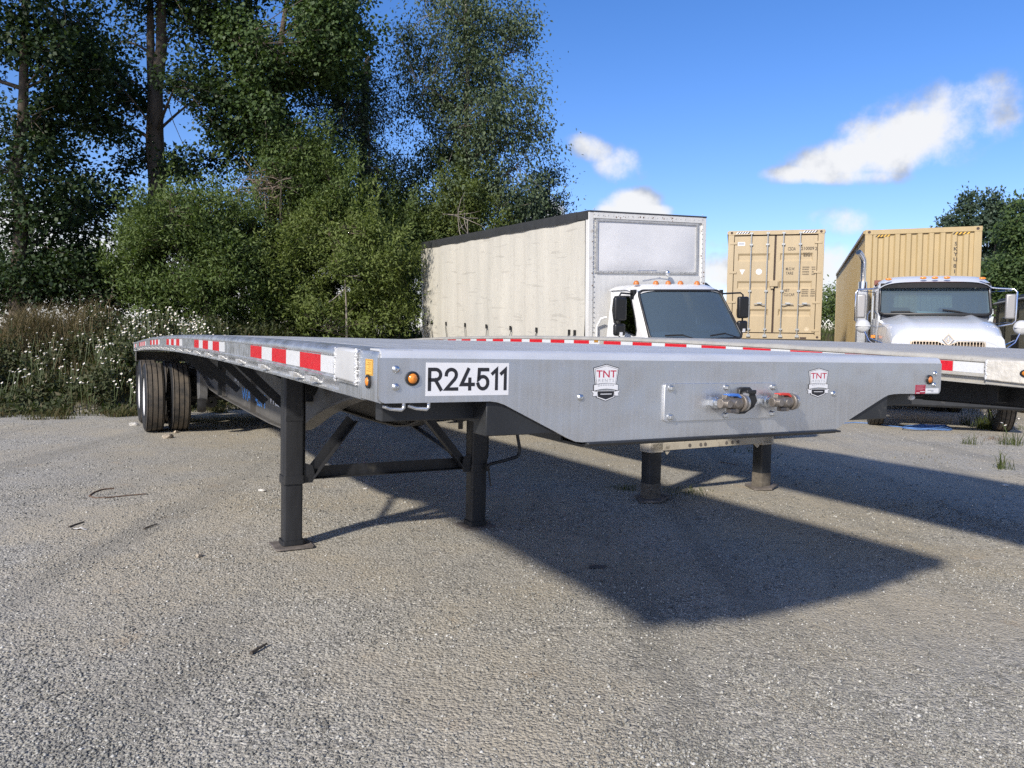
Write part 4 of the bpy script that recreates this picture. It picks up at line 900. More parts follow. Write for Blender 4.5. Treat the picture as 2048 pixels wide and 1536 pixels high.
# ------------------------------------------------------------------ shipping containers on their trailers
def container(name, label, loc, rz, rx, L, H, mat, doors):
    root = empty(name, loc, rz); root.rotation_euler = (rx, 0, rz); tag(root, label, 'shipping container')
    w = 1.219
    def corr(b, fn, n, dep, z0, z1):
        per = 1.0 / n; pr = []
        for k in range(n):
            o = k * per; pr += [(o, 0), (o + per * .34, 0), (o + per * .50, dep), (o + per * .84, dep)]
        pr.append((1, 0)); b.rings([[fn(u, d, z) for u, d in pr] for z in (z0, z1)], False, False)
    for s in (-1, 1):
        b = MB(); corr(b, lambda u, d, z: (s * (w - .012 - d), .14 + (L - .28) * u, z), int(L / .28), .036, .16, H - .06); b.build('side_panel', mat, root, smooth=0)
        b = MB(); b.box(s * w - .03, s * w + .03, .12, L - .12, H - .075, H - .004); b.build('top_rail', mat, root)
        b = MB(); b.box(s * w - .025, s * w + .025, .12, L - .12, 0.02, .165); b.build('bottom_rail', mat, root)
        for y in (0, L):
            yy = (y, y + .14) if y == 0 else (y - .14, y)
            b = MB(); x0, x1 = sorted((s * w, s * (w - .155))); b.box(x0, x1, yy[0], yy[1], .118, H - .118); b.build('corner_post', mat, root, bevel=.008)
            for z in (0, H - .118):
                b = MB(); x0, x1 = sorted((s * (w + .003), s * (w - .175))); b.box(x0, x1, yy[0] - .003 * (y == 0), yy[1] + .003 * (y > 0), z, z + .118); c = b.build('corner_casting', mat, root, bevel=.006)
                if y == 0:
                    b = MB(); b.lathe([(.034, -.0045), (.030, -.0035), (.001, -.0035)], (s * (w - .088), 0, z + .06), 'y', 12); b.build('casting_hole', gasket, c)
    b = MB(); corr(b, lambda u, d, z: (z, .1 + (L - .2) * u, H - .02 - d), int(L / .28), .02, -w + .03, w - .03); b.build('roof_panel', mat, root, smooth=0)
    b = MB(); corr(b, lambda u, d, z: (-w + .1 + (2 * w - .2) * u, L - .02 - d, z), 9, .036, .16, H - .06); b.build('rear_panel', mat, root, smooth=0)
    b = MB(); b.box(-w + .17, w - .17, 0, .12, .0, .15); b.build('front_sill', mat, root, bevel=.006)
    b = MB(); b.box(-w + .17, w - .17, 0, .12, H - .118, H - .002); b.build('front_header', mat, root, bevel=.006)
    return root
def hatch(parent, x0, x1, z0, z1, n, mats, flip=1, y=-.0032):
    b = MB(); p = (x1 - x0) / n
    for k in range(n):
        for q in (0, 1):
            a = x0 + p * (k + q * .5); b.add([(a, y, z0), (a + p * .5, y, z0), (a + p * .5 + flip * (z1 - z0) * .9, y, z1), (a + flip * (z1 - z0) * .9, y, z1)], [(0, 1, 2, 3)], q)
    b.build('hazard_stripes', mats, parent, smooth=0)

CA = empty('tmp'); bpy.data.objects.remove(CA)
HC = 2.90
ca_rz = R(-16.0); ca_c = Vector((6.97, 20.74, 1.655))
csoa = container('shipping_container', 'tan container showing its double doors with lock rods and stencilled numbers', ca_c, ca_rz, 0, 6.06, HC, contm, True)
w = 1.219
b = MB(); b.box(-w + .15, w - .15, .055, .06, .14, HC - .11); b.build('door_seal', gasket, csoa)
def recess_door(x0, x1, pk, z0, z1, y, dep):
    b = MB(); px0, px1 = x0 + .10, x1 - .10; zs = [z0]
    b.add([(x0, y, z0), (px0, y, z0), (px0, y, z1), (x0, y, z1)], [(0, 1, 2, 3)]); b.add([(px1, y, z0), (x1, y, z0), (x1, y, z1), (px1, y, z1)], [(0, 1, 2, 3)])
    edges = [z0] + [q for p in pk for q in p] + [z1]
    for i in range(0, len(edges), 2): b.add([(px0, y, edges[i]), (px1, y, edges[i]), (px1, y, edges[i + 1]), (px0, y, edges[i + 1])], [(0, 1, 2, 3)])
    for (a, c) in pk:
        o = [(px0, y, a), (px1, y, a), (px1, y, c), (px0, y, c)]; i_ = [(px0 + .03, y + dep, a + .055), (px1 - .03, y + dep, a + .055), (px1 - .03, y + dep, c - .055), (px0 + .03, y + dep, c - .055)]
        b.add(o + i_, [(0, 1, 5, 4), (1, 2, 6, 5), (2, 3, 7, 6), (3, 0, 4, 7), (4, 5, 6, 7)])
    b.box(x0, x1, y + .04, y + .045, z0, z1); b.box(x0, x0 + .004, y, y + .04, z0, z1); b.box(x1 - .004, x1, y, y + .04, z0, z1); return b
pk = [(.60, .80), (1.33, 1.55), (2.07, 2.29)]
dl = recess_door(-1.05, -.025, pk, .175, HC - .15, .012, .036).build('door', contm, csoa, smooth=0)
dr = recess_door(.025, 1.05, pk, .175, HC - .15, .012, .036).build('door', contm, csoa, smooth=0)
for d, sx in ((dl, -1), (dr, 1)):
    for k, x in enumerate((sx * .62, sx * .20)):
        b = MB(); b.tube([(x, -.03, .06), (x, -.03, HC - .05)], .017, 8)
        for z in (.10, .26, 1.28, 2.52, HC - .08): b.box(x - .04, x + .04, -.045, .012, z - .022, z + .022)
        b.box(x - .05, x + .05, -.05, .0, .05, .09); b.build('lock_rod', rodm, d, smooth=40)
        b = MB(); b.tube([(x, -.05, .92), (x - sx * .0 + .05, -.055, .905), (x + .16, -.052, .935), (x + .30, -.05, .93)] if sx > 0 else [(x, -.05, .92), (x - .06, -.055, .91), (x - .16, -.052, .94), (x - .30, -.05, .93)], .013, 6); b.box(x + (.10 if sx > 0 else -.22), x + (.22 if sx > 0 else -.10), -.05, .012, .945, .975); b.build('lock_handle', rodm, d)
    for z in (.24, .98, 1.78, 2.56):
        b = MB(); x0, x1 = sorted((sx * .98, sx * 1.17)); b.box(x0, x1, -.012, .012, z - .03, z + .03); b.build('hinge', contm, d, bevel=.004)
b = MB(); b.box(-.115, .095, -.06, .011, 1.40, 1.56); b.box(-.09, -.01, -.045, .011, 1.34, 1.40); b.build('lock_box', contm, csoa, bevel=.008)
hz = [white_s, pblack]
hatch(csoa, -1.03, -.70, HC - .088, HC - .03, 5, hz); hatch(csoa, .66, 1.0, HC - .088, HC - .03, 5, hz)
stencil = M('brown_black_stencil', (.045, .035, .025), .55)
yd = .0105
for body, x, z, hgt, wd, bl in (('CSOA', .415, 2.40, .095, .20, .02), ('210009', .81, 2.405, .09, .32, .018), ('2', 1.02, 2.40, .09, None, .018), ('25G1', .805, 2.255, .085, .20, .018), ('M.G.W.', .40, 1.87, .080, .23, .018), ('TARE', .38, 1.755, .080, .19, .018), ('NET', .325, 1.30, .078, .15, .018), ('CU.CAP.', .395, 1.185, .080, .28, .018)):
    text('lettering', body, stencil, csoa, (x, yd, z), h=hgt, w=wd, bold=bl)
rr_ = random.Random(8); b = MB()
for z in (1.91, 1.855, 1.79, 1.725, 1.32, 1.265, 1.215, 1.155):
    x = .70
    while x < 1.02:
        ww = rr_.uniform(.006, .016)
        if not .86 < x < .92: b.box(x, x + ww, yd, .0115, z - .018, z + .018)
        x += ww + .007
tag(b.build('stencil_marks', stencil, csoa, smooth=0), kind='stuff')
b = MB(); b.lathe([(.078, .0110), (.001, .0110)], (-.40, 0, 1.80), 'y', 20); b.prism([(-.90, 1.86), (-.76, 1.86), (-.83, 1.72)], lambda a, c, t: (a, t, c), .0105, .0115); b.prism(rr(-.97, -.78, 2.50, 2.60, .015), fn, .0105, .0115)
dec = b.build('white_decals', white_s, csoa, smooth=0)
b = MB(); b.prism(rr(-.95, -.80, 2.52, 2.585, .012), fn, .0096, .0104); b.build('decal_print', grey_s, dec, smooth=0)
b = MB(); b.lathe([(.055, .0110), (.040, .0110)], (.86, 0, .27), 'y', 20); b.lathe([(.03, .0109), (.001, .0109)], (.86, 0, .27), 'y', 16); b.build('faded_round_decal', M('faded_white_print', (.66, .55, .38), .5), csoa)
b = MB(); b.box(.70, .86, -.001, .05, .01, .06); b.build('fork_pocket', gasket, csoa)

HS = 2.90
sk_rz = R(-19.8); skyu = container('shipping_container', 'ochre corrugated container end behind the white tractor with exhaust stack', Vector((9.535, 18.13, 1.385)), sk_rz, 0, 12.19, HS, contm2, False)
skyu.rotation_euler = (0, R(-.5), sk_rz)
b = MB(); n = 9; per = (2 * w - .30) / n; pr = []
for k in range(n):
    o = -w + .15 + k * per; pr += [(o, .05), (o + per * .14, .008), (o + per * .50, .008), (o + per * .64, .05)]
pr.append((w - .15, .05)); b.rings([[(x, y, z) for x, y in pr] for z in (.14, HS - .12)], False, False); b.build('front_panel', contm2, skyu, smooth=0)
b = MB(); b.box(-w + .13, w - .13, .06, .07, .1, HS - .1); b.build('front_backing', contm2, skyu)
hy = [dkyel, M('yellow_print', (.72, .42, .05), .5)]; hy = [pblack, hy[1]]
hatch(skyu, -1.0, -.72, HS - .175, HS - .125, 4, hy, 1, .004); hatch(skyu, .62, .94, HS - .175, HS - .125, 4, hy, 1, .004)
zc = HS - .385
for ch in 'SKYU':
    text('lettering', ch, stencil, skyu, (.70, .0065, zc), h=.088, bold=.025); zc -= .120
zc -= .03
for ch in '81':
    text('lettering', ch, stencil, skyu, (.695, .0065, zc), h=.092, bold=.025); zc -= .125
def chassis(label, loc, rz, L, ztop):
    root = empty('container_chassis', loc, rz); tag(root, label, 'trailer'); b = MB()
    for x in (-.45, .45): b.box(x - .06, x + .06, .0, L, ztop - .34, ztop - .005)
    b.build('frame_rails', blk2, root)
    for y in (.12, L / 2, L - .12):
        b = MB(); b.box(-1.2, 1.2, y - .1, y + .1, ztop - .20, ztop - .004); b.build('bolster', blk2, root)
    b = MB(); b.box(-1.2, 1.2, .0, .05, .55, .68); b.box(-.5, -.4, .0, .05, .68, ztop - .3); b.box(.4, .5, .0, .05, .68, ztop - .3); b.build('rear_guard', blk2, root)
    for y in (1.0, 2.3):
        for s in (-1, 1): put_wheel(root, (s * 1.05, y, .525), s > 0); put_wheel(root, (s * .72, y, .525), s < 0)
        b = MB(); b.tube([(-1, y, .525), (1, y, .525)], .06, 10); b.box(-.5, -.4, y - .1, y + .1, .55, ztop - .3); b.box(.4, .5, y - .1, y + .1, .55, ztop - .3); b.build('axle', blk2, root)
    return root
chassis('black chassis trailer carrying the tan container with doors', (ca_c.x, ca_c.y, 0), ca_rz, 6.06, ca_c.z)
ch2 = chassis('black chassis trailer carrying the ochre container', (9.535 + 12.19 * .3387, 18.13 + 12.19 * .9409, 0), sk_rz + math.pi, 12.19, 1.375)

# ------------------------------------------------------------------ white bonneted tractor unit
TX = Vector((9.47, 17.9, 0)); c_, s_ = math.cos(sk_rz), math.sin(sk_rz)
trac = empty('tractor_unit', (TX.x - .20 * c_, TX.y - .20 * s_, 0), sk_rz); tag(trac, 'white bonneted tractor unit with exhaust stack, round bonnet mirrors and upright grille', 'truck')
# local frame: front towards -y; windscreen foot at y=-2.85, bonnet nose at y=-4.35
def tws(i, j, off=0):
    s = 2 * i - 1; x = s * (.98 - .02 * j); y = -2.90 + .27 * j - .16 * (1 - s * s) - off; z = 2.155 + .62 * j; return (x, y, z)
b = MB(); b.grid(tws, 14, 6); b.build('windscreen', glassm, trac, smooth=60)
pts = [tws(a, c, .012) for a, c in uvs]; b = MB(); b.tube(pts + pts[:2], .028, 6, 0, False); b.build('windscreen_seal', pblack, trac, smooth=60)
def troof(i, j):
    s = 2 * i - 1; x = .99 * math.copysign(abs(s) ** .85, s); y = -2.80 - .20 * (1 - s * s) + j * (1.35 + .2 * (1 - s * s)); e = abs(s) ** 7 * .10
    z = 2.775 + .155 * (1 - (1 - min(1, j * 3.5)) ** 2) - e - .03 * j + .02 * (1 - s * s); return (x, y, z)
b = MB(); b.grid(troof, 20, 14); b.build('cab_roof', truckw2, trac, smooth=60)
b = MB(); b.grid(lambda i, j: (-.97 + 1.94 * i, -2.79 - .19 * (1 - (2 * i - 1) ** 2) + .02 * j, 2.78 - .10 * j), 12, 2); b.build('sun_visor_shade', pblack, trac, smooth=60)
ob = [(-.97, 1.1), (-.97, 2.0), (-.97, 2.84), (0, 2.86), (.97, 2.84), (.97, 2.0), (.97, 1.1), (0, 1.1)]; ib = [(-.55, 2.12), (-.58, 2.3), (-.55, 2.62), (0, 2.63), (.55, 2.62), (.58, 2.3), (.55, 2.12), (0, 2.11)]
b = MB(); b.ringprism(ob, ib, lambda a, c, t: (a, t, c), -1.42, -1.36); b.build('cab_back', truckw2, trac, bevel=.01)
b = MB(); b.ringprism([(a * .98, c) for a, c in ob], ib, lambda a, c, t: (a, t, c), -1.45, -1.425); b.build('cab_lining', lining, trac)
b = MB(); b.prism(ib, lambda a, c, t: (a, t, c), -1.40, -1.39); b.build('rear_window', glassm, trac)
b = MB(); b.box(-.95, .95, -1.30, -1.24, 2.85, 2.96); b.build('roof_strip', M('red_brown_strip', (.20, .07, .05), .6), trac)
for s in (-1, 1):
    df = lambda a, c, t: (s * (.995 - t), a, c)
    outer = [(-1.40, 1.1), (-1.40, 1.9), (-1.40, 2.72), (-1.44, 2.76), (-2.1, 2.77), (-2.66, 2.76), (-2.84, 2.2), (-2.84, 1.1)]
    inner = [(-1.60, 2.10), (-1.58, 2.3), (-1.58, 2.60), (-1.62, 2.64), (-2.1, 2.65), (-2.56, 2.64), (-2.68, 2.2), (-2.66, 2.08)]
    b = MB(); b.ringprism(outer, inner, df, 0, .04); d = b.build('door', truckw2, trac, bevel=.008)
    b = MB(); b.prism(inner, df, .012, .018); b.build('window', glassd, d)
    b = MB(); b.hexa([(s * .985, -2.88, 2.14), (s * .95, -2.80, 2.14), (s * .96, -2.62, 2.14), (s * .995, -2.74, 2.14), (s * .965, -2.70, 2.80), (s * .93, -2.64, 2.80), (s * .95, -2.5, 2.80), (s * .985, -2.6, 2.80)]); b.build('windscreen_pillar', truckw2, trac, bevel=.01)
b = MB(); b.box(-.96, .96, -2.8, -1.4, 1.05, 1.12); b.build('cab_floor', interior, trac)
b = MB(); b.hexa([(-.95, -2.90, 1.95), (.95, -2.90, 1.95), (.95, -2.5, 1.95), (-.95, -2.5, 1.95), (-.93, -2.88, 2.15), (.93, -2.88, 2.15), (.93, -2.55, 2.20), (-.93, -2.55, 2.20)]); b.build('dashboard', interior, trac, bevel=.02)
b = MB(); b.hexa([(-.30, -2.95, 2.165), (.28, -2.95, 2.165), (.28, -2.74, 2.19), (-.30, -2.74, 2.19), (-.30, -2.90, 2.20), (.20, -2.92, 2.175), (.2, -2.74, 2.20), (-.30, -2.72, 2.235)]); b.build('dash_papers', paperm, trac)
for x in (-.5, .5):
    b = MB(); b.box(x - .24, x + .24, -2.1, -1.6, 1.4, 1.7); b.box(x - .24, x + .24, -1.68, -1.55, 1.7, 2.35); b.build('seat', seatm, trac, bevel=.06, seg=3)
for p in (((-.78, -2.95, 2.20), (-.45, -3.02, 2.20), (-.22, -3.045, 2.13)), ((.12, -3.06, 2.24), (.42, -3.03, 2.20), (.72, -2.97, 2.15))):
    b = MB(); b.tube(p, .012, 6); b.beam((p[0][0], p[0][1] - .008, p[0][2] + .01), (p[1][0], p[1][1] - .008, p[1][2] + .012), .018, .016); b.build('wiper', pblack, trac)
for x in (-.84, -.24, -.04, .17, .80):
    b = MB(); b.lathe([(.052, 0), (.046, -.014), (.024, -.024), (.001, -.026)], (0, 0, 0), 'y', 18); o = b.build('roof_lamp', amber, trac, smooth=60, loc=(x, -2.845 - .20 * (1 - (x / .98) ** 2), 2.865 - .018 * abs(x) ** 3)); o.scale = (1.15, 1, .5)
# bonnet
HN = 15
def hsec(y):
    t = min(1, max(0, (-y - 2.95) / 1.40)); hw = .99 - .12 * t ** 1.5; zt = 2.135 - .16 * t - .17 * t ** 6; return t, hw, zt
def hoodp(i, j):
    s = 2 * i - 1; jj = min(1, j / .93); lip = max(0, (j - .93) / .07); y = -2.95 - 1.40 * jj - .018 * lip; t, hw, zt = hsec(-2.95 - 1.40 * jj); zt -= .16 * lip ** 1.4
    x = hw * math.copysign(min(1, abs(s) * 1.25), s); q = max(0, abs(s) - .8) / .2
    crown = -.05 * (abs(s) / .8) ** 2 if abs(s) < .8 else -.05
    ridge = .045 * (1 - t * .7) * math.exp(-((abs(s) - .50) / .07) ** 2)
    e = .07 * (min(1, abs(s) / .8)) ** 9
    z = zt + crown - e * (1 + t) - q * .62 + ridge; x *= 1 + .05 * q
    return (x, y - .09 * (1 - s * s) * (t ** 3), z)
b = MB(); b.grid(hoodp, 40, 22); b.build('bonnet', truckw2, trac, smooth=40)
# nose panel with grille opening
yn = -4.36
def nosey(x): return yn - .09 * (1 - (x / 1.1) ** 2)
outer = [(-.90, 1.0), (-.93, 1.45), (-.89, 1.66), (-.84, 1.73), (-.5, 1.755), (0, 1.765), (.5, 1.755), (.84, 1.73), (.89, 1.66), (.93, 1.45), (.90, 1.0), (0, .98)]
inner = [(-.56, 1.05), (-.60, 1.45), (-.60, 1.60), (-.585, 1.63), (-.17, 1.63), (0, 1.55), (.17, 1.63), (.585, 1.63), (.60, 1.60), (.60, 1.45), (.56, 1.05), (0, 1.03)]
fnn = lambda a, c, t: (a, nosey(a) + t, c)
b = MB(); b.ringprism(outer, inner, fnn, -.004, .06); b.build('nose_panel', truckw2, trac, bevel=.01)
b = MB(); b.ringprism(inner, [(a * .96, 1.33 + (c - 1.33) * .94) for a, c in inner], fnn, -.014, .02); b.build('grille_surround', chrome, trac)
b = MB(); b.prism(inner, lambda a, c, t: (a, nosey(a) + t, c), .05, .06); b.build('radiator', radm, trac)
for k in range(23):
    x = -.55 + k * .05; zt = np.interp(abs(x), [0, .17, .6], [1.555, 1.625, 1.625]); b = MB(); b.box(x - .006, x + .006, nosey(x) - .012, nosey(x) + .03, 1.06, zt); b.build('grille_bar', chrome, trac)
b = MB(); dm = [(0, .115), (.095, 0), (0, -.115), (-.095, 0)]
b.ringprism([(a, c + 1.655) for a, c in dm], [(a * .72, c * .72 + 1.655) for a, c in dm], lambda a, c, t: (a, yn - .10 + t, c), -.03, 0); b.box(-.012, .012, yn - .128, yn - .10, 1.60, 1.70); b.box(-.035, .035, yn - .124, yn - .11, 1.628, 1.645)
em = b.build('diamond_emblem', chrome, trac, bevel=.003)
b = MB(); b.prism([(a * .72, c * .72 + 1.655) for a, c in dm], lambda a, c, t: (a, yn - .10 + t, c), -.02, 0); b.build('emblem_field', grey_s, em)
for s in (-1, 1):
    b = MB(); b.box(s * .75 - .14, s * .75 + .14, -4.44, -4.36, 1.15, 1.36); b.build('headlight', glassd, trac, bevel=.03)
    b = MB(); b.rings([[(s * q, -3.75 + .60 * math.cos(R(a)), .55 + .62 * math.sin(R(a))) for q in (.78, 1.2)] + [(s * q, -3.75 + .64 * math.cos(R(a)), .55 + .68 * math.sin(R(a))) for q in (1.21, .78)] for a in range(0, 181, 15)]); b.build('fender', truckw2, trac, smooth=50)
    # west-coast mirror: chrome loop, head, and round bonnet mirror on its stalk
    xm = s * 1.42; b = MB(); b.tube([(s * .99, -2.62, 2.70), (s * 1.12, -2.66, 2.68), (xm - s * .05, -2.76, 2.655), (xm, -2.78, 2.60), (xm, -2.78, 2.04), (xm - s * .05, -2.77, 1.99), (s * 1.15, -2.68, 1.94), (s * 1.0, -2.62, 1.90)], .018, 8)
    b.tube([(xm - s * .08, -2.77, 2.63), (s * 1.05, -2.5, 2.62)], .010, 6); b.tube([(xm - s * .08, -2.77, 2.02), (s * 1.05, -2.5, 2.0)], .010, 6); mr = b.build('mirror', chrome, trac, smooth=50)
    b = MB(); b.box(xm - s * .02 - (.17 if s > 0 else 0), xm - s * .02 + (0 if s > 0 else .17), -2.83, -2.74, 2.08, 2.56); b.build('mirror_head', M('satin_mirror_back', (.36, .35, .34), .4, .4) if s < 0 else MATS['satin_mirror_back'], mr, bevel=.03, seg=3)
    xh, yh = s * 1.33, -3.6; b = MB(); b.tube([(s * .97, -3.75, 1.42), (s * 1.22, -3.66, 1.62), (xh, yh, 1.86)], .014, 6); b.tube([(s * .95, -4.0, 1.55), (s * 1.2, -3.7, 1.66)], .012, 6); hm = b.build('bonnet_mirror', chrome, trac, smooth=50)
    b = MB(); b.lathe([(.135, .02), (.125, -.02), (.085, -.055), (.001, -.07)], (xh, yh, 1.90), 'y', 20); b.box(xh - .13, xh + .13, yh - .072, yh - .02, 1.895, 1.905); b.build('round_mirror_head', whitealu, hm, smooth=50)
b = MB(); b.tube([(-1.16, -1.0, .9), (-1.16, -1.0, 2.95)], .10, 16); b.tube([(-1.16, -1.0, 2.90), (-1.16, -1.0, 3.36), (-1.175, -1.04, 3.45), (-1.23, -1.10, 3.55), (-1.29, -1.16, 3.60)], .065, 16, 0, True); b.build('exhaust_stack', chrome, trac, smooth=50)
b = MB(); b.box(-1.27, -1.05, -1.12, -.88, 1.4, 2.8); b.build('heat_shield', M('perforated_steel', (.45, .46, .47), .4, .8, var=.2, vscale=40), trac, bevel=.03)
b = MB(); b.tube([(-1.06, -1.5, 1.3), (-1.08, -1.5, 2.2), (-1.02, -1.45, 2.28)], .016, 6); b.build('grab_rail', chrome, trac, smooth=60)
b = MB(); b.box(-1.16, -1.04, -3.02, -2.92, 1.58, 1.74); cl = b.build('cowl_lamp_bracket', pblack, trac, bevel=.01); b = MB(); b.box(-1.13, -1.05, -3.035, -3.02, 1.68, 1.735); b.build('lens', amber, cl)
b = MB(); b.box(-1.2, 1.2, -4.72, -4.52, .45, .72); b.build('bumper', blk, trac, bevel=.04)
b = MB()
for x in (-.42, .42): b.box(x - .05, x + .05, -4.5, 2.6, .78, 1.02)
b.build('chassis_rails', blk, trac)
b = MB(); b.box(-.86, .86, -4.30, -2.95, .75, 1.45); b.build('engine_bay', interior, trac)
for y in (-3.75, .6, 1.9):
    for s in (-1, 1):
        put_wheel(trac, (s * 1.05, y, .525), s > 0)
        if y > 0: put_wheel(trac, (s * .72, y, .525), s < 0)

# ------------------------------------------------------------------ dark vehicles at the far right edge
v = empty('motorhome', Vector((9.47, 17.9, 0)) + Vector((c_, s_, 0)) * 3.45, sk_rz); tag(v, 'khaki panelled motorhome with dark windows beyond the tractor mirror', 'motorhome')
b = MB(); b.box(-1.2, 1.2, .7, 3.5, .6, 2.72); b.build('body', khaki, v, bevel=.04)
b = MB(); b.hexa([(-1.22, .6, 2.66), (1.22, .6, 2.66), (1.22, 3.55, 2.66), (-1.22, 3.55, 2.66), (-1.18, .65, 2.80), (1.18, .65, 2.80), (1.18, 3.5, 2.80), (-1.18, 3.5, 2.80)]); b.build('roof', pblack, v, bevel=.02)
b = MB(); b.tube([(-1.25, .6, 2.68), (-1.25, 3.56, 2.68)], .035, 8); b.build('awning', M('grey_awning_tube', (.30, .31, .31), .5), v, smooth=60)
for y0, y1, z0, z1 in ((2.5, 3.0, 1.75, 2.3), (1.9, 2.2, 2.2, 2.42), (1.35, 1.65, 2.25, 2.45), (1.2, 1.9, 1.45, 1.85), (2.6, 3.0, .9, 1.5)):
    b = MB(); b.box(-1.212, -1.19, y0, y1, z0, z1); b.build('window', glassd if z0 > 1.6 else pblack, v, bevel=.01)
b = MB(); b.box(-1.205, -1.19, .75, 3.45, 1.32, 1.40); b.box(-1.205, -1.19, 3.2, 3.5, .65, 2.6); b.build('dark_stripe', pblack, v)
for y in (1.2, 2.9):
    for s in (-1, 1): put_wheel(v, (s * 1.0, y, .50), s > 0, TYs, RIMs)
nv = empty('navy_truck', Vector((9.47, 17.9, 0)) + Vector((c_, s_, 0)) * 3.52 + Vector((-s_, c_, 0)) * -1.9, sk_rz); tag(nv, 'navy blue truck cab at the edge beyond the white tractor', 'truck')
b = MB(); b.hexa([(-1.1, -1.0, .6), (1.1, -1.0, .6), (1.1, 1.6, .6), (-1.1, 1.6, .6), (-1.05, -.5, 2.86), (1.05, -.5, 2.86), (1.1, 1.6, 2.9), (-1.1, 1.6, 2.9)]); b.build('cab', navy, nv, bevel=.08, seg=3)
b = MB(); b.hexa([(-1.115, -.55, 1.7), (-1.09, -.55, 1.7), (-1.09, .5, 1.7), (-1.115, .5, 1.7), (-1.085, -.35, 2.45), (-1.06, -.35, 2.45), (-1.09, .5, 2.45), (-1.115, .5, 2.45)]); b.build('side_window', glassd, nv)
b = MB(); b.hexa([(-1.0, -2.3, .8), (1.0, -2.3, .8), (1.08, -1.0, .8), (-1.08, -1.0, .8), (-.85, -2.3, 1.45), (.85, -2.3, 1.45), (1.0, -.9, 1.75), (-1.0, -.9, 1.75)]); b.build('bonnet', navy, nv, bevel=.08, seg=3)
b = MB(); b.tube([(-1.16, 1.2, .7), (-1.16, 1.2, 2.6)], .07, 12); b.build('exhaust_stack', chrome, nv, smooth=50)
for y in (-1.5, 1.0):
    for s in (-1, 1): put_wheel(nv, (s * 1.0, y, .525), s > 0)

# ------------------------------------------------------------------ trees and shrubs
def leaf_quads(cen, axis, nor, ln, wd):
    """folded two-triangle leaves: cen (N,3) stalk points, axis and nor unit vectors"""
    side = np.cross(nor, axis); side /= np.linalg.norm(side, axis=1)[:, None] + 1e-9
    l = ln[:, None]; w_ = wd[:, None]
    mid = cen + axis * l * .42 - nor * w_ * .18
    V = np.stack([cen, mid + side * w_ * .5 + nor * w_ * .25, cen + axis * l, mid - side * w_ * .5 + nor * w_ * .25], 1).reshape(-1, 3)
    n = len(cen); k = np.arange(n)[:, None] * 4
    F = np.concatenate([k + np.array([[0, 1, 2]]), k + np.array([[0, 2, 3]])], 1).reshape(-1, 3)
    return V, F
def rand_unit(n): v = rng.normal(size=(n, 3)); return v / np.linalg.norm(v, axis=1)[:, None]
def tubes(paths, rads, n):
    """many tapered tubes as one vertex/face array"""
    V, F, k = [], [], 0
    ang = 2 * np.pi * np.arange(n) / n
    for p, r in zip(paths, rads):
        p = np.asarray(p, float); d = np.gradient(p, axis=0); d /= np.linalg.norm(d, axis=1)[:, None] + 1e-9
        q = np.where(np.abs(d[:, 2:3]) < .9, [[0, 0, 1.]], [[1., 0, 0]]); a = np.cross(d, q); a /= np.linalg.norm(a, axis=1)[:, None] + 1e-9; b = np.cross(d, a)
        r = np.asarray(r)[:, None, None]
        ring = p[:, None] + r * (a[:, None] * np.cos(ang)[None, :, None] + b[:, None] * np.sin(ang)[None, :, None]); m = len(p)
        V.append(ring.reshape(-1, 3)); i = np.arange(m - 1)[:, None] * n + np.arange(n)[None]; j = np.arange(m - 1)[:, None] * n + (np.arange(n)[None] + 1) % n
        F.append(np.stack([i, j, j + n, i + n], -1).reshape(-1, 4) + k); k += m * n
    return np.concatenate(V), np.concatenate(F)
def bez(a, b, sag, m=6):
    a, b = np.asarray(a, float), np.asarray(b, float); t = np.linspace(0, 1, m)[:, None]
    c = (a + b) / 2 + sag; return (1 - t) ** 2 * a + 2 * t * (1 - t) * c + t * t * b
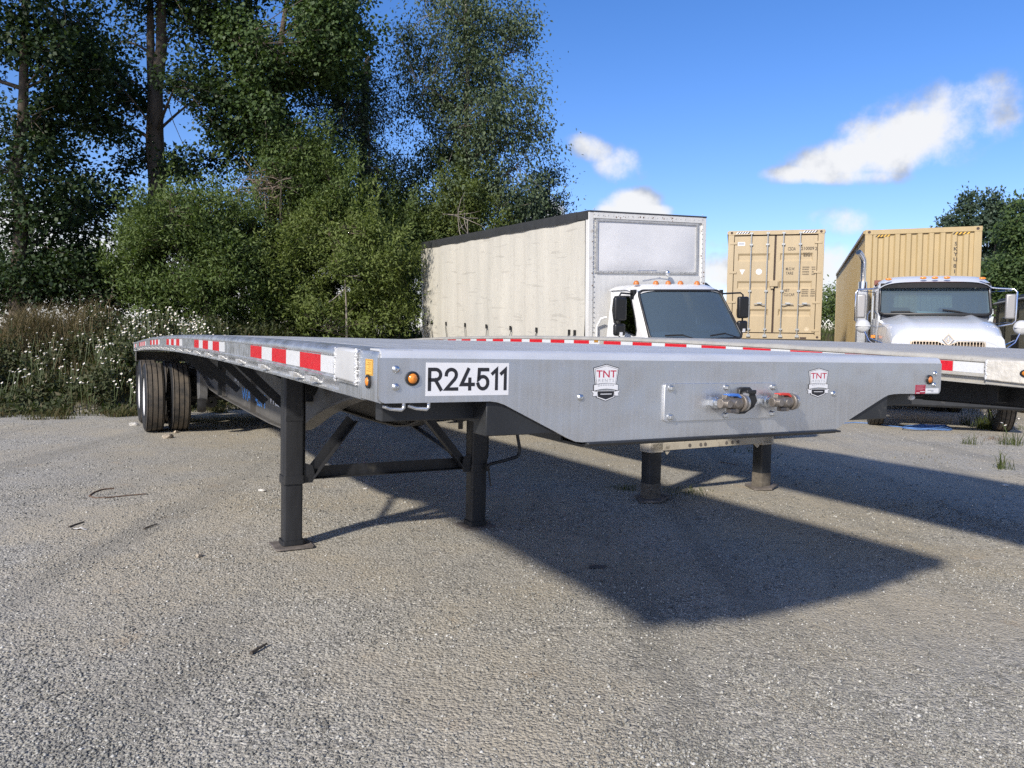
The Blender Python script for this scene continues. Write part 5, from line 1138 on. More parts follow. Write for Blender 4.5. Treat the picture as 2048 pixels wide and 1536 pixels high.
def plant(name, label, cat, group, base, Yd, ells, ncl, lpc, leaf, mat, bark, trunk=None, spread=.34, droop=.35, stems=1, trunk_r=.16, limb_n=12, shell=.45, up=0., extra=None, twig_r=.008, clear=(), gap=(.0, 1.0), shoots=0):
    """ells: (u, v, rx px, ry px, depth offset m, depth radius m, weight) crown lobes as seen in the photo at depth Yd"""
    E_ = []
    for (u, v_, rx, ry, dy, rd, wt) in ells:
        c = at(u, v_, Yd + dy); k = (Yd + dy) / FPX; E_.append((np.array(c), np.array([rx * k, rd, ry * k]), wt * rx * ry))
    W_ = np.array([e[2] for e in E_]); W_ = W_ / W_.sum(); pick = rng.choice(len(E_), ncl, p=W_)
    cen = np.array([e[0] for e in E_])[pick]; rad = np.array([e[1] for e in E_])[pick]
    rr2 = rng.random(ncl) ** shell; cl = cen + rand_unit(ncl) * rr2[:, None] * rad
    keep = cl[:, 2] > ground_z(cl[:, 0], cl[:, 1]) + .12; cl = cl[keep]
    if gap[0] > 0:
        gn = lambda p, k: (np.sin(p[:, 0] * 2.1 * k + 1.4 * np.sin(p[:, 2] * 1.3 * k + base[0])) + np.sin(p[:, 2] * 2.6 * k + 1.7 * np.sin(p[:, 0] * 1.1 * k + base[1])) + .6 * np.sin((p[:, 0] - p[:, 2]) * 3.7 * k)) / 2.6
        cl = cl[gn(cl, gap[1]) > -1 + 2 * gap[0]]
    for (ua, va, ub, vb, hw_) in clear:
        dcl = cl - np.array(CAMP); zc = dcl @ np.array(fw); uc = 1024 + FPX * (dcl @ np.array(rt)) / zc; vc = 768 - FPX * (dcl @ np.array(CAMUP)) / zc
        tt = np.clip((vc - va) / (vb - va), 0, 1); cl = cl[~((np.abs(uc - (ua + (ub - ua) * tt)) < hw_) & (vc > va) & (vc < vb) & (cl[:, 1] < Yd + .6))]
    ncl = len(cl)
    base = np.array([base[0], base[1], gz(base[0], base[1]) - .1])
    if shoots:
        ctr = cl.mean(0); sc = []
        for k in rng.choice(ncl, min(shoots, ncl), replace=False):
            d = (cl[k] - ctr) * np.array([1, 1, 1.2]); d /= np.linalg.norm(d) + 1e-6; d = d * .6 + np.array([rng.normal(0, .3), rng.normal(0, .2), .75]); d /= np.linalg.norm(d); L_ = .35 + .75 * rng.random()
            sc.append(cl[k] + d[None] * np.linspace(.15, L_, 6)[:, None])
        sc = np.concatenate(sc)
    # trunk(s)
    paths, rads = [], []; nodes = []
    for st in range(stems):
        top = cl[np.argsort(-cl[:, 2])[:max(3, ncl // 12)]].mean(0) if trunk is None else np.array(at(trunk[st][0], trunk[st][1], Yd))
        b0 = base + (np.array([rng.normal(0, .25), rng.normal(0, .25), 0]) if st else 0)
        if stems > 3: top = cl[rng.integers(ncl)]
        p = bez(b0, top, np.array([rng.normal(0, .25), rng.normal(0, .2), 0]), 12); p[1:-1, :2] += rng.normal(0, .04, (10, 2))
        paths.append(p); tr = trunk_r * (1 if st == 0 else .75); rads.append(tr * (1 - .86 * np.linspace(0, 1, 12) ** 1.1)); nodes.append(p)
    tv, tf = tubes(paths, rads, 10)
    root = empty(name, tuple(base)); tag(root, label, cat, group)
    np_obj('trunk' if trunk_r > .06 else 'stems', tv - base, tf, bark, root)
    nod = np.concatenate(nodes); 
    # limbs towards random clusters, twigs from limbs to all clusters
    lp, lr = [], []; ln_nodes = [nod[3:]]
    for k in rng.choice(ncl, min(limb_n, ncl), replace=False):
        t_ = cl[k]; cand = nod[nod[:, 2] < t_[2] - .15 * np.linalg.norm(t_[:2] - base[:2])] if (nod[:, 2] < t_[2] - .2).any() else nod
        if len(cand) == 0: cand = nod
        a = cand[np.argmin(np.linalg.norm(cand - t_, axis=1) + .0 * cand[:, 2])]
        p = bez(a, t_, np.array([0, 0, .10 * np.linalg.norm(t_ - a)]) + rng.normal(0, .08, 3), 7); lp.append(p); r0 = min(trunk_r * .45, .012 + .016 * np.linalg.norm(t_ - a)); lr.append(r0 * (1 - .75 * np.linspace(0, 1, 7))); ln_nodes.append(p[2:])
    allp = np.concatenate(ln_nodes)
    for t_ in cl:
        a = allp[np.argmin(((allp - t_) ** 2).sum(1))]; p = bez(a, t_, rng.normal(0, .06, 3), 4); lp.append(p); lr.append(np.array([twig_r * 1.6, twig_r * 1.2, twig_r, twig_r * .5]))
    bv, bf = tubes(lp, lr, 4); tag(np_obj('branches', bv - base, bf, bark, root), kind='stuff')
    # leaves, clumped round the twig ends and along the last part of the twig
    n = ncl * lpc; ci = np.repeat(np.arange(ncl), lpc); sp = spread * (.55 + .9 * rng.random(ncl))[ci]
    off = rng.normal(size=(n, 3)) * sp[:, None] * np.array([1, 1, .66]); pos = cl[ci] + off
    ok = pos[:, 2] > ground_z(pos[:, 0], pos[:, 1]) + .03
    if gap[0] > 0: ok &= (gn(pos, gap[1]) > -1.05 + 2 * gap[0]) & (gn(pos[:, [1, 0, 2]] * 0 + pos, gap[1] * 3.1) > -.72)
    pos = pos[ok]; off = off[ok]; n = len(pos)
    if shoots:
        so = np.repeat(sc, 22, 0); oo = rng.normal(size=so.shape) * .075; pos = np.concatenate([pos, so + oo]); off = np.concatenate([off, oo + np.array([0, 0, .05])]); n = len(pos)
    out = off / (np.linalg.norm(off, axis=1)[:, None] + 1e-6)
    ax = rand_unit(n) * .8 + out * .55 + np.array([0, 0, -droop + up]); ax /= np.linalg.norm(ax, axis=1)[:, None]
    nr = rand_unit(n) * .55 + np.array([-.22, -.36, .70]); nr -= ax * (nr * ax).sum(1)[:, None]; nr /= np.linalg.norm(nr, axis=1)[:, None] + 1e-9
    l = leaf[0] * (.65 + .7 * rng.random(n)); V, F = leaf_quads(pos, ax, nr, l, l * leaf[1])
    np_obj('crown', V - base, F, mat, root)
    return root
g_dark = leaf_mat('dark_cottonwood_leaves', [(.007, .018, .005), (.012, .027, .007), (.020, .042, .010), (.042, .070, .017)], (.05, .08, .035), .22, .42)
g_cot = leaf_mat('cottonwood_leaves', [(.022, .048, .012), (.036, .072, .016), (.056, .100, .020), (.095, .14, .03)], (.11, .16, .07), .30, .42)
g_pop = leaf_mat('grey_green_poplar_leaves', [(.028, .056, .020), (.046, .080, .028), (.068, .106, .036), (.105, .145, .062)], (.16, .20, .13), .28, .42, .45)
g_wil = leaf_mat('willow_leaves', [(.058, .098, .018), (.086, .135, .022), (.118, .172, .030), (.15, .20, .045)], (.15, .20, .09), .36, .42)
g_wil2 = leaf_mat('yellow_green_willow_leaves', [(.080, .118, .018), (.118, .165, .024), (.155, .205, .034), (.19, .23, .05)], (.18, .22, .09), .36, .42)
g_blu = leaf_mat('blue_green_leaves', [(.016, .038, .024), (.026, .056, .032), (.042, .080, .044), (.065, .11, .06)], (.10, .13, .09), .24, .42)
TG = 'trees along the weedy bank'; SG = 'willow shrubs on the bank'; FG = 'distant trees beyond the containers'
def B(u, Yd, v_=700): q = at(u, v_, Yd); return (q.x, q.y)
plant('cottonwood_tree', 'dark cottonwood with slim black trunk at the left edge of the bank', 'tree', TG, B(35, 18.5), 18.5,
      [(10, 90, 150, 190, 0, 2.4, 1), (60, 330, 120, 150, 0, 2, 1), (90, 500, 150, 110, .5, 2, 1), (-140, 250, 190, 260, 0, 2.5, .6), (150, 120, 70, 130, .5, 1.5, .8), (-40, -150, 180, 120, 0, 2.4, .5)], 400, 150, (.105, .82), g_dark, barkm, [(60, -250)], .30, .45, gap=(.41, 1.0), trunk_r=.19, limb_n=16, clear=[(45, 120, 35, 330, 20), (35, 420, 30, 600, 20)])
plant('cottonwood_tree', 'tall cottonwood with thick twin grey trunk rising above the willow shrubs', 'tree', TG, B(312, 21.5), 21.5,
      [(330, 40, 210, 170, 0, 2.8, 1), (215, 230, 110, 160, -.4, 2.2, 1), (430, 240, 120, 120, -.6, 2.2, 1), (330, 330, 150, 90, 0, 2.2, .8), (500, 60, 110, 130, .2, 2, .7), (330, -170, 260, 120, 0, 2.8, .5), (210, 440, 90, 80, .3, 1.8, .9), (120, 260, 60, 90, .2, 1.5, .4)], 520, 150, (.108, .82), g_dark, barkm, [(345, -260), (290, -240)], .30, .45, gap=(.41, 1.0), stems=2, trunk_r=.30, limb_n=22, clear=[(300, 190, 305, 420, 34), (322, -50, 315, 150, 26)])
plant('cottonwood_tree', 'cottonwood with leafy rounded crown standing right of the twin trunk', 'tree', TG, B(545, 21.5), 21.5,
      [(590, 130, 130, 150, 0, 2.3, 1), (540, 290, 90, 110, -.3, 1.8, .9), (660, 70, 90, 110, 0, 2, .9), (500, 150, 70, 110, -.4, 1.5, .6), (600, -100, 150, 100, 0, 2.3, .5), (620, 330, 70, 90, .2, 1.6, .7)], 430, 145, (.105, .80), g_cot, barkm, [(585, -160)], .29, .5, trunk_r=.19, limb_n=16, gap=(.33, 1.1))
plant('bank_tree', 'blue-green bushy tree below the broken dead trunk', 'tree', TG, B(720, 24), 24,
      [(700, 290, 100, 130, 0, 2, 1), (760, 420, 85, 110, 0, 2, 1), (640, 420, 110, 95, .2, 2, 1), (730, 170, 55, 70, 0, 1.3, .5), (690, 210, 75, 70, 0, 1.5, .7)], 440, 110, (.10, .42), g_blu, barkm, [(735, 200)], .34, .3, trunk_r=.13, limb_n=14, gap=(.22, 1.2))
plant('poplar_tree', 'tall grey-green poplar with upright branches standing behind the lorry', 'tree', TG, B(950, 25), 25,
      [(930, 60, 125, 150, 0, 2.4, 1), (955, 240, 135, 140, 0, 2.4, 1), (925, 400, 150, 105, 0, 2.4, 1), (1060, 240, 34, 110, -.3, 1, .5), (830, 110, 45, 130, .2, 1.2, .6), (950, -120, 130, 110, 0, 2.2, .6), (1000, 400, 100, 80, 0, 2, .8), (1102, 285, 12, 28, 0, .4, .8), (860, 330, 70, 100, 0, 1.8, .7), (1040, 60, 40, 70, 0, 1, .5)], 820, 105, (.105, .52), g_pop, barkl, [(935, -230)], .33, .75, trunk_r=.14, limb_n=30, gap=(.24, 1.35))
plant('small_tree', 'small dark fine-leaved tree just left of the lorry box roof', 'tree', TG, B(1085, 27), 27,
      [(1092, 385, 34, 62, 0, 1.2, 1), (1055, 430, 55, 50, 0, 1.3, 1), (1110, 430, 22, 40, 0, .8, .7)], 170, 80, (.095, .45), g_blu, barkm, None, .26, .2, trunk_r=.09, limb_n=8, gap=(.2, 1.4))
plant('willow_shrub', 'rounded green willow shrub in front of the twin cottonwood trunk', 'shrub', SG, B(390, 19), 19,
      [(390, 470, 125, 95, 0, 1.7, 1), (300, 520, 60, 85, -.2, 1.1, .7), (400, 580, 135, 75, -.2, 1.5, .9), (460, 540, 70, 90, 0, 1.3, .7)], 640, 125, (.098, .36), g_wil, barkm, None, .21, .0, 5, .05, 16, up=.25, gap=(.20, 1.5), shoots=110)
plant('willow_shrub', 'broad yellow-green willow shrub behind the middle of the bright trailer', 'shrub', SG, B(620, 20.2), 20.2,
      [(600, 530, 125, 105, 0, 1.6, 1), (715, 545, 110, 105, 0, 1.6, 1), (560, 620, 105, 60, -.3, 1.3, .8), (690, 630, 135, 55, -.3, 1.4, .8), (660, 470, 90, 60, .1, 1.2, .6)], 820, 130, (.10, .36), g_wil2, barkm, None, .21, .0, 6, .05, 20, up=.25, gap=(.20, 1.5), shoots=110)
plant('willow_shrub', 'dark green willow shrub beside the rear post of the lorry', 'shrub', SG, B(800, 23), 23,
      [(800, 570, 58, 120, 0, 1.3, 1), (775, 460, 52, 70, .2, 1.2, .9), (835, 470, 40, 60, .6, 1.1, .6)], 380, 105, (.095, .38), g_wil, barkm, None, .21, .05, 4, .05, 10, up=.2, gap=(.20, 1.5), shoots=110)
plant('willow_shrub', 'upper willow clump with bare dead twigs above the yellow-green shrub', 'shrub', SG, B(590, 20.8), 20.8,
      [(595, 350, 75, 70, 0, 1.2, 1), (660, 410, 70, 70, 0, 1.3, 1), (530, 440, 60, 60, .2, 1.2, .8)], 360, 105, (.088, .38), g_wil, barkm, None, .22, .0, 4, .055, 12, up=.2, gap=(.20, 1.5), shoots=110)
plant('willow_shrub', 'olive willow with pale bare branches rising behind the lorry roof rail', 'shrub', SG, B(905, 24), 24,
      [(920, 405, 50, 60, 0, 1.2, 1), (880, 470, 80, 55, 0, 1.4, 1), (960, 470, 55, 45, .1, 1.2, .8)], 330, 100, (.10, .34), g_wil2, barkl, None, .22, .0, 4, .05, 12, up=.3, gap=(.20, 1.5), shoots=110)
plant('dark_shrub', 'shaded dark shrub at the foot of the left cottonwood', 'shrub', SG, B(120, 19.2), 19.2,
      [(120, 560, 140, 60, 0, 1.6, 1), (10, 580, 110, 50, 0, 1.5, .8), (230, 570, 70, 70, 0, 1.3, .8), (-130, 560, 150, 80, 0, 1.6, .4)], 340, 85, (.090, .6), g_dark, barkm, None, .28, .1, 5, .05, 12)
plant('far_tree', 'far poplar whose pointed top shows above the ochre container', 'tree', FG, B(1938, 40), 40,
      [(1938, 425, 10, 42, 0, .8, 1), (1936, 490, 26, 50, 0, 1.4, 1), (1914, 450, 8, 40, 0, .7, .8), (1952, 430, 7, 36, 0, .7, .7), (1940, 550, 34, 40, 0, 1.6, 1), (1908, 500, 12, 40, 0, .8, .7)], 330, 46, (.17, .6), g_blu, barkm, None, .22, .2, trunk_r=.16, limb_n=8, up=.5, gap=(.27, 1.1))
plant('far_tree', 'small pointed treetop at the left of the far poplars', 'tree', FG, B(1892, 42), 42, [(1892, 452, 5, 18, 0, .5, 1), (1893, 480, 10, 25, 0, .8, 1)], 50, 40, (.15, .6), g_blu, barkm, None, .18, .2, trunk_r=.09, limb_n=4, up=.5)
plant('far_tree', 'far poplar with two blunt tops right of the ochre container', 'tree', FG, B(1990, 38), 38,
      [(1984, 415, 9, 34, 0, .8, 1), (1976, 470, 12, 50, 0, 1, .9), (1996, 430, 7, 36, 0, .7, .8), (2000, 500, 30, 50, 0, 1.4, 1), (2018, 430, 8, 34, 0, .7, .7), (2000, 570, 36, 50, 0, 1.6, .9)], 330, 46, (.17, .6), g_blu, barkm, None, .22, .2, trunk_r=.16, limb_n=8, up=.5, gap=(.27, 1.1))
plant('far_tree', 'dense dark tree filling the right edge behind the motorhome', 'tree', FG, B(2040, 31), 31,
      [(2040, 545, 44, 60, 0, 1.8, 1), (2000, 575, 30, 40, 0, 1.4, .8), (2052, 440, 14, 60, 0, 1.0, .7), (2035, 480, 22, 40, 0, 1.2, .8), (2110, 540, 60, 90, 0, 2, .7)], 420, 70, (.15, .6), g_cot, barkm, None, .26, .2, trunk_r=.16, limb_n=10, gap=(.27, 1.2))
plant('far_bush', 'green bush on the far bank seen between the two tan containers', 'shrub', FG, B(1672, 40), 40,
      [(1680, 612, 50, 40, 0, 1.6, 1), (1640, 625, 60, 34, .5, 1.6, .8), (1730, 615, 60, 40, .5, 1.6, .6)], 170, 60, (.16, .4), g_wil, barkm, None, .36, .1, 4, .05, 6)
# broken dead trunk
q = at(728, 118, 26); b = MB(); g0 = gz(q.x, q.y); b.tube([(q.x - .10, q.y, g0 - .1), (q.x - .06, q.y, 4), (q.x - .02, q.y, 7.2), (q.x + .06, q.y, q.z - .4), (q.x + .12, q.y, q.z + .1)], [.20, .17, .14, .12, .07], 9); b.tube([(q.x + .05, q.y, q.z - .1), (q.x + .28, q.y, q.z + .12), (q.x + .33, q.y, q.z - .12)], [.06, .05, .03], 6)
dt = empty('dead_tree'); b.build('trunk', barkm, dt, smooth=50); tag(dt, 'broken grey dead trunk standing up between cottonwood and poplar', 'dead tree')
# dead twig tangle and pale bare branches
def twigs(label, u, v_, Yd, n, ln, spread_, mat):
    c = np.array(at(u, v_, Yd)); ps, rs = [], []
    for k in range(n):
        a = c + rng.normal(0, 1, 3) * np.array(spread_) * .35; d = rand_unit(1)[0] * np.array([1, .6, .8]) + np.array([.2, 0, .1]); L_ = ln * (.4 + .8 * rng.random())
        ps.append(bez(a - d * L_ / 2, a + d * L_ / 2, rng.normal(0, .18, 3), 6)); rs.append(np.linspace(.016, .004, 6))
    g = gz(c[0], c[1]); ps.append(bez((c[0], c[1], g - .05), c, np.array([.1, 0, 0]), 7)); rs.append(np.linspace(.05, .015, 7))
    V, F = tubes(ps, rs, 4); o = np_obj('dead_branches', V, F, mat); tag(o, label, 'dead branches'); return o
twigs('tangle of bare brown dead branches between the two rounded willows', 530, 375, 19.9, 60, 1.1, (.9, .5, .7), twigm)
twigs('bare pale grey branches leaning over the lorry roof rail', 935, 440, 22.2, 9, 1.7, (.6, .3, .5), barkl)
twigs('thin bare stem leaning inside the yellow-green willow', 690, 560, 18.9, 4, 1.6, (.2, .2, .4), barkl)

# ------------------------------------------------------------------ weeds, grass and daisies on the bank
def blades(n, fx_, hmin, hmax, wd, lean, mat, name, mask=None, bankfade=False):
    Xb, Yb = fx_(n); 
    if mask is not None: k = mask(Xb, Yb); Xb, Yb = Xb[k], Yb[k]
    n = len(Xb); zb = ground_z(Xb, Yb); h = (hmin + (hmax - hmin) * rng.random(n) ** 1.6) * (np.clip(.35 + .5 * bank_d(Xb, Yb), .35, 1) if bankfade else 1); a = rng.random(n) * 6.283; ln = lean * (.3 + rng.random(n))
    dx, dy = np.cos(a), np.sin(a); sx, sy = -dy, dx; w2 = wd * (.6 + .8 * rng.random(n)) / 2
    t1_, t2_ = .55, 1.0
    p0 = np.stack([Xb, Yb, zb - .02], -1); m_ = p0 + np.stack([dx * ln * h * .3, dy * ln * h * .3, h * .6], -1); e = p0 + np.stack([dx * ln * h, dy * ln * h, h * (1 - .25 * ln)], -1)
    s_v = np.stack([sx * w2, sy * w2, 0 * w2], -1)
    V = np.stack([p0 - s_v, p0 + s_v, m_ + s_v * .8, m_ - s_v * .8, e], 1).reshape(-1, 3); k = np.arange(n)[:, None] * 5
    F = np.concatenate([k + [[0, 1, 2]], k + [[0, 2, 3]], k + [[3, 2, 4]]], 1).reshape(-1, 3); return V, F, e
def bank_pts(x0, x1, d0, d1, power=1.):
    def f(n):
        x = x0 + (x1 - x0) * rng.random(n); return x, np.interp(x, EX, EY) + d0 + (d1 - d0) * rng.random(n) ** power
    return f
gm = leaf_mat('mixed_weed_blades', [(.040, .050, .014), (.060, .075, .020), (.085, .090, .028), (.15, .125, .055), (.12, .065, .030), (.045, .060, .016)], (.14, .14, .07), .25, .6, .3)
dm_ = leaf_mat('dry_grass_blades', [(.24, .19, .10), (.32, .26, .15), (.20, .14, .075), (.12, .10, .045)], (.3, .25, .15), .25, .7, .3)
gg = leaf_mat('green_grass_blades', [(.035, .055, .012), (.055, .080, .016), (.085, .105, .024), (.12, .12, .04)], (.12, .14, .06), .28, .6, .3)
V1, F1_, _ = blades(64000, bank_pts(-16, -3.0, -.6, 4.2, .9), .08, .42, .013, .9, gm, '', None, True)
o = np_obj('weeds', V1, F1_, gm); tag(o, kind='stuff')
V1, F1_, _ = blades(2000, bank_pts(-14, -3.2, .6, 4.4), .25, .70, .007, .8, dm_, '', lambda x, y: vnoise(x * 1.3, y, 1.1) > .32)
V2, F2_, _ = blades(2600, lambda n: (np.concatenate([np.array(at(85, 600, 16.6))[0] + rng.normal(0, .55, n)]), np.array(at(85, 600, 16.6))[1] + rng.normal(0, .4, n)), .55, 1.15, .008, .9, dm_, '')
o = np_obj('dry_grass', np.concatenate([V1, V2]), np.concatenate([F1_, F2_ + len(V1)]), dm_); tag(o, kind='stuff')
V1, F1_, _ = blades(15000, bank_pts(-7.0, -1.5, .6, 5.5), .25, .75, .011, .6, gg, '')
V2, F2_, _ = blades(9000, bank_pts(3, 24, -.5, 9), .25, .7, .035, .6, gg, '')
o = np_obj('grass', np.concatenate([V1, V2]), np.concatenate([F1_, F2_ + len(V1)]), gg); tag(o, kind='stuff')
nc = 70; cx_ = -15 + 11.5 * rng.random(nc); cy_ = np.interp(cx_, EX, EY) - .35 * np.sin(cx_ * 1.9 + .7) * np.sin(cx_ * .83) - .18 * np.sin(cx_ * 5.3) - .95 * rng.random(nc) ** 1.8
def clump(n):
    k = rng.integers(0, nc, n); return cx_[k] + rng.normal(0, .10, n), cy_[k] + rng.normal(0, .07, n)
V1, F1_, _ = blades(6500, clump, .04, .24, .010, 1.0, gm, ''); o = np_obj('weed_fringe', V1, F1_, gm); tag(o, kind='stuff')
# broad weed leaves low on the bank
n = 60000; Xb, Yb = bank_pts(-15, -3.5, -.1, 3.8)(n); hb = (.03 + .42 * rng.random(n) ** 1.3) * np.clip(.25 + .6 * bank_d(Xb, Yb), .25, 1); k = vnoise(Xb * 1.5, Yb * 1.5, 1.4) > -.25; Xb, Yb, hb = Xb[k], Yb[k], hb[k]; n = len(Xb)
pos = np.stack([Xb, Yb, ground_z(Xb, Yb) + hb], -1); ax = rand_unit(n) + np.array([0, -.2, .2]); ax /= np.linalg.norm(ax, axis=1)[:, None]; nr = rand_unit(n) * .6 + np.array([-.1, -.4, .8]); nr -= ax * (nr * ax).sum(1)[:, None]; nr /= np.linalg.norm(nr, axis=1)[:, None]
l = .05 + .10 * rng.random(n); V, F = leaf_quads(pos, ax, nr, l, l * .40); o = np_obj('undergrowth', V, F, leaf_mat('undergrowth_leaves', [(.022, .034, .010), (.036, .055, .014), (.058, .076, .020), (.10, .065, .03)], (.11, .12, .07), .25, .55)); tag(o, kind='stuff')
# oxeye daisies
petal = M('white_petals', (.80, .80, .78), .6); yolk = M('yellow_flower_centre', (.70, .42, .03), .6); stemm = M('daisy_stem', (.06, .085, .025), .6)
def daisy_mesh(Xc, Yc, H_, r0, kind_name=None):
    n = len(Xc); z = ground_z(Xc, Yc) + H_; nor = rand_unit(n) * .45 + np.array([-.25, -.42, .75]); nor /= np.linalg.norm(nor, axis=1)[:, None]
    a = np.cross(nor, np.array([1., 0, 0])); a /= np.linalg.norm(a, axis=1)[:, None]; b_ = np.cross(nor, a); c = np.stack([Xc, Yc, z], -1); r = r0 * (.75 + .5 * rng.random(n))
    vs, fs, ms = [], [], []; kk = 12; ang = 2 * np.pi * np.arange(kk) / kk
    rr_ = np.where(np.arange(kk) % 2 == 0, 1.0, .62)
    ring = c[:, None] + (r[:, None] * rr_)[..., None] * (a[:, None] * np.cos(ang)[None, :, None] + b_[:, None] * np.sin(ang)[None, :, None])
    ctr = c[:, None] + nor[:, None] * .002; vs = np.concatenate([ctr, ring], 1); m = kk + 1
    f1 = np.array([[0, 1 + i, 1 + (i + 1) % kk] for i in range(kk)])
    hex_ = c[:, None] + nor[:, None] * .006 + (r * .30)[:, None, None] * (a[:, None] * np.cos(ang[::2])[None, :, None] + b_[:, None] * np.sin(ang[::2])[None, :, None]); hc = c[:, None] + nor[:, None] * .010
    vs = np.concatenate([vs, hc, hex_], 1); f2 = np.array([[m, m + 1 + i, m + 1 + (i + 1) % 6] for i in range(6)]); m2 = m + 7
    foot = np.stack([Xc + rng.normal(0, .08, n), Yc + rng.normal(0, .08, n), z - H_], -1); s_ = np.array([.004, 0, 0]); vs = np.concatenate([vs, (c - s_)[:, None], (c + s_)[:, None], (foot + s_)[:, None], (foot - s_)[:, None]], 1); f3 = np.array([[m2, m2 + 1, m2 + 2], [m2, m2 + 2, m2 + 3]])
    F = np.concatenate([f1, f2, f3]); mi = np.concatenate([np.zeros(kk), np.ones(6), np.full(2, 2)]); tot = vs.shape[1]
    return vs.reshape(-1, 3), (F[None] + (np.arange(n) * tot)[:, None, None]).reshape(-1, 3), np.tile(mi, n)
dx_, dy_ = [], []
for (u, v_, Yd, n, su, sv) in ((60, 680, 15.7, 60, .9, .7), (130, 650, 16.2, 110, .6, .4), (200, 680, 15.8, 110, .5, .5), (40, 740, 15.2, 60, .8, .5), (150, 770, 14.9, 60, .8, .5), (230, 650, 16.4, 140, .6, .5), (300, 645, 16.9, 360, .55, .5), (350, 655, 16.6, 420, .5, .45), (400, 640, 17.0, 420, .5, .45), (440, 650, 17.0, 120, .45, .5), (250, 720, 15.6, 90, .5, .6), (265, 790, 14.8, 40, .3, .5), (20, 800, 14.5, 24, .5, .3), (190, 820, 14.2, 22, .6, .25), (800, 672, 17.4, 30, .2, .3), (660, 665, 15.4, 16, .3, .3)):
    p = at(u, v_, Yd); dx_.append(p.x + rng.normal(0, su, n)); dy_.append(p.y + rng.normal(0, sv, n))
dx_, dy_ = np.concatenate(dx_), np.concatenate(dy_); k = (bank_d(dx_, dy_) > -.05) & (vnoise(dx_ * 1.4, dy_ * 1.4, 1.6) + rng.normal(0, .25, len(dx_)) > .05); dx_, dy_ = dx_[k], dy_[k]
V, F, mi = daisy_mesh(dx_, dy_, .26 + .40 * rng.random(len(dx_)), .024); o = np_obj('daisies', V, F, [petal, yolk, stemm], None, mi); tag(o, kind='stuff')

# ------------------------------------------------------------------ single weeds and small things on the gravel
def tuft(name, label, cat, u, v_, n, h, r, mat, group=None, flowers=0, wd=.006):
    p = ground_at(u, v_); root = empty(name, (p.x, p.y, 0)); tag(root, label, cat, group)
    V, F, _ = blades(n, lambda k: (rng.normal(0, r, k) + p.x, rng.normal(0, r, k) + p.y), h * .35, h, wd, .8, mat, '')
    np_obj('leaves', V - np.array(p), F, mat, root)
    if flowers:
        X_ = rng.normal(0, r * 1.6, flowers) + p.x; Y_ = rng.normal(0, r * 1.6, flowers) + p.y
        V, F, mi = daisy_mesh(X_, Y_, h * (.6 + .6 * rng.random(flowers)), .022); tag(np_obj('flower_heads', V - np.array(p), F, [petal, yolk, stemm], root, mi), kind='stuff')
    return root
WG = 'weeds growing through the gravel'
tuft('daisy_plant', 'bushy green daisy plant under the edge of the weathered trailer', 'weed', 1975, 858, 260, .40, .10, gg, WG, 14, .009)
tuft('daisy_plant', 'tall thin daisy stem left of the bushy daisy plant', 'weed', 1932, 850, 60, .42, .06, gg, WG, 8, .007)
tuft('daisy_plant', 'low daisies at the right edge beside the dark wheel', 'weed', 2028, 858, 40, .16, .09, gg, WG, 5)
tuft('weed_plant', 'spindly green weed on the gravel nearest the right edge', 'weed', 2006, 938, 50, .34, .06, gg, WG, 0, .007)
tuft('weed_plant', 'upright weed with thin leaves below the bushy daisy plant', 'weed', 1940, 888, 60, .28, .08, gg, WG, 0, .007)
tuft('weed_plant', 'leafy weed right of the reddish dry patch', 'weed', 2022, 890, 80, .34, .08, gg, WG, 3, .008)
tuft('weed_plant', 'small yellowish weed below the sloping end of the bright front plate', 'weed', 1728, 838, 60, .22, .06, dm_, WG, 0)
tuft('weed_patch', 'reddish dry weed patch on the gravel near the right edge', 'weed', 1990, 880, 140, .10, .22, leaf_mat('reddish_weed_blades', [(.16, .07, .035), (.22, .12, .06), (.12, .09, .03)], (.2, .14, .08), .2, .6), WG)
tuft('grass_tuft', 'yellow-green grass tuft left of the far trailer leg', 'grass', 1248, 978, 150, .10, .09, gg, WG)
tuft('grass_tuft', 'darker grass tuft between the two legs of the far trailer', 'grass', 1375, 985, 130, .11, .12, gg, WG)
tuft('grass_tuft', 'thin grass in the sun behind the legs of the far trailer', 'grass', 1500, 902, 160, .09, .26, gg, WG)
tuft('grass_tuft', 'sparse dry grass strip on the gravel right of the front plate', 'grass', 1850, 915, 120, .07, .26, dm_, WG)
def stick(name, label, cat, pts, r, mat, group=None):
    P = [ground_at(u, v_) for u, v_ in pts]; b = MB(); b.tube([(p.x, p.y, r * .9 + .004) for p in P], [r * (1 - .4 * i / (len(P) - 1)) for i in range(len(P))], 7)
    o = b.build(name, mat, smooth=60); tag(o, label, cat, group); return o
stick('curved_stick', 'curved reddish stick bent into a hook on the open gravel', 'stick', [(228, 979), (205, 981), (188, 987), (178, 994), (190, 998), (220, 997), (255, 993), (292, 990)], .008, M('reddish_stick', (.13, .085, .06), .8, var=.5, vscale=30))
stick('stick', 'short dark stick lying alone in the middle foreground', 'stick', [(502, 1311), (516, 1302), (533, 1292)], .009, M('dark_stick', (.085, .07, .055), .8, var=.3, vscale=30))
stick('stick', 'small dark twig right of the pale leaf', 'stick', [(288, 1060), (300, 1055), (314, 1050)], .007, MATS['dark_stick'])
stick('stick', 'dark twig lying against the pale leaf', 'stick', [(138, 1057), (150, 1052), (168, 1046)], .008, MATS['dark_stick'])
stick('stick', 'thin long twig in the shadow between the far trailer legs', 'stick', [(1440, 925), (1460, 929), (1476, 932)], .006, twigm)
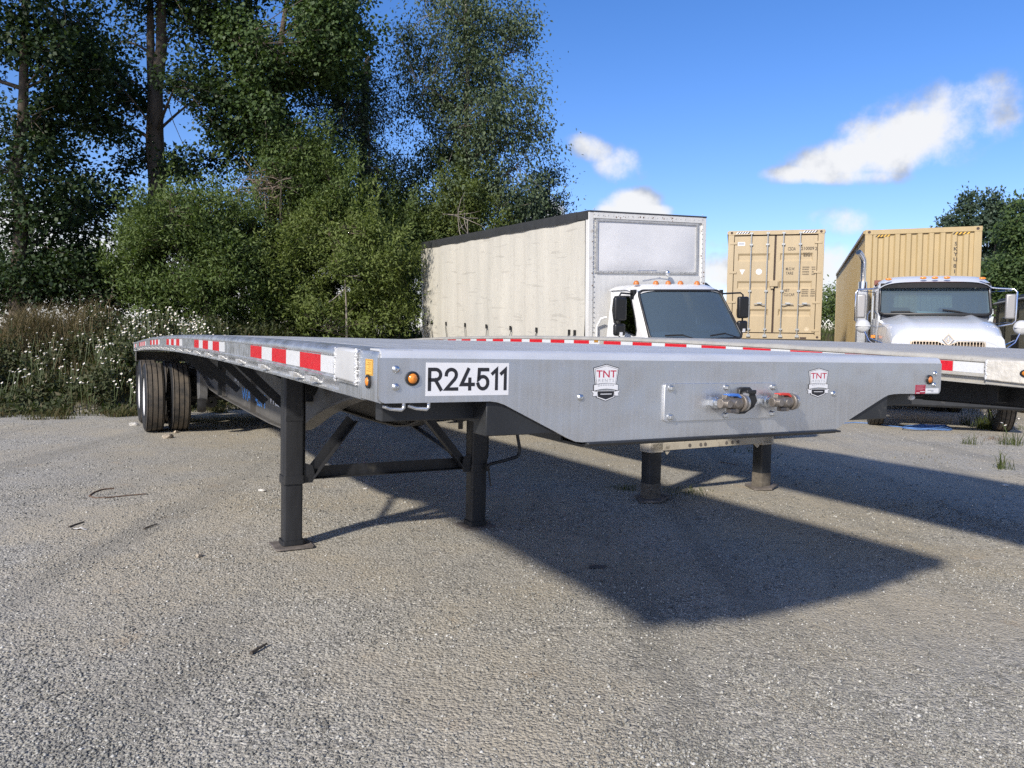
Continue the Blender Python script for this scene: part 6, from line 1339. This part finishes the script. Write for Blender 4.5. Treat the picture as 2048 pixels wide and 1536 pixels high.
def rock(label, u, v_, r, mat, name='stone', flat=.5):
    p = ground_at(u, v_); bm = bmesh.new(); bmesh.ops.create_icosphere(bm, subdivisions=2, radius=1)
    q = random.Random(int(u * 7 + v_))
    for vv in bm.verts: n_ = 1 + .28 * math.sin(vv.co.x * 3 + q.random() * .8) * math.cos(vv.co.y * 4 + u) + q.uniform(-.10, .10); vv.co = Vector((vv.co.x * r * n_, vv.co.y * r * .7 * n_, vv.co.z * r * flat * n_))
    me = bpy.data.meshes.new(name); bm.to_mesh(me); bm.free(); me.materials.append(mat); o = bpy.data.objects.new(name, me); COL.objects.link(o); o.location = (p.x, p.y, r * flat * .55); o.rotation_euler = (0, 0, q.random() * 6); tag(o, label, 'stone', 'loose stones on the yard'); return o
rock('wedge-shaped tan stone in front of the trailer tyres', 336, 876, .085, rockm, flat=.45); rock('smaller tan stone against the bottom of the tyres', 352, 866, .05, rockm)
rock('pale stone at the left side of the tyre foot', 268, 851, .07, rockw); rock('flat white stone left of the near landing leg', 524, 982, .038, rockw, flat=.35)
rock('flat cream stone right of the near landing leg', 733, 978, .034, rockw, flat=.3); rock('brown lump of soil below the hooked stick', 398, 1114, .028, rockm, flat=.6)
rock('grey stone on the gravel at the far right edge', 2010, 972, .035, rockw, flat=.4)
p = ground_at(160, 1060); b = MB(); b.grid(lambda i, j: (p.x - .05 + .11 * i, p.y - .025 + .05 * j, .006 + .018 * math.sin(3.1 * i) * math.sin(3.1 * j + .6) + .004 * math.sin(13 * i)), 8, 5); o = b.build('pale_leaf', rockw, smooth=60); tag(o, 'crumpled pale leaf beside the dark twig on the gravel', 'leaf')
p = ground_at(1192, 1136); b = MB(); b.grid(lambda i, j: (p.x - .055 + .11 * i + .02 * j, p.y - .035 + .07 * j, .006 + .010 * math.sin(3.1 * j) + .008 * i * (1 - i)), 8, 6); o = b.build('flattened_cup', M('dark_scrap', (.07, .068, .065), .6), smooth=60); tag(o, 'flattened dark scrap lying at the shadow edge under the front plate', 'scrap')
P = [ground_at(u, v_) for u, v_ in ((1680, 848), (1710, 846), (1745, 848), (1780, 853), (1810, 856), (1840, 858))]; b = MB(); b.tube([(q.x, q.y, .012) for q in P], .009, 6)
for k in range(4):
    c = ground_at(1858 - 3 * k, 858); b.tube([(c.x + (.40 + .05 * k) * math.cos(t), c.y + (.26 + .04 * k) * math.sin(t + .3 * k), .012 + .012 * k + .006 * math.sin(3 * t + k)) for t in [2 * math.pi * i / 26 for i in range(27)]], .009, 6)
o = b.build('blue_rope', ropem, smooth=60); tag(o, 'loosely coiled blue rope lying on the gravel under the weathered trailer', 'rope')
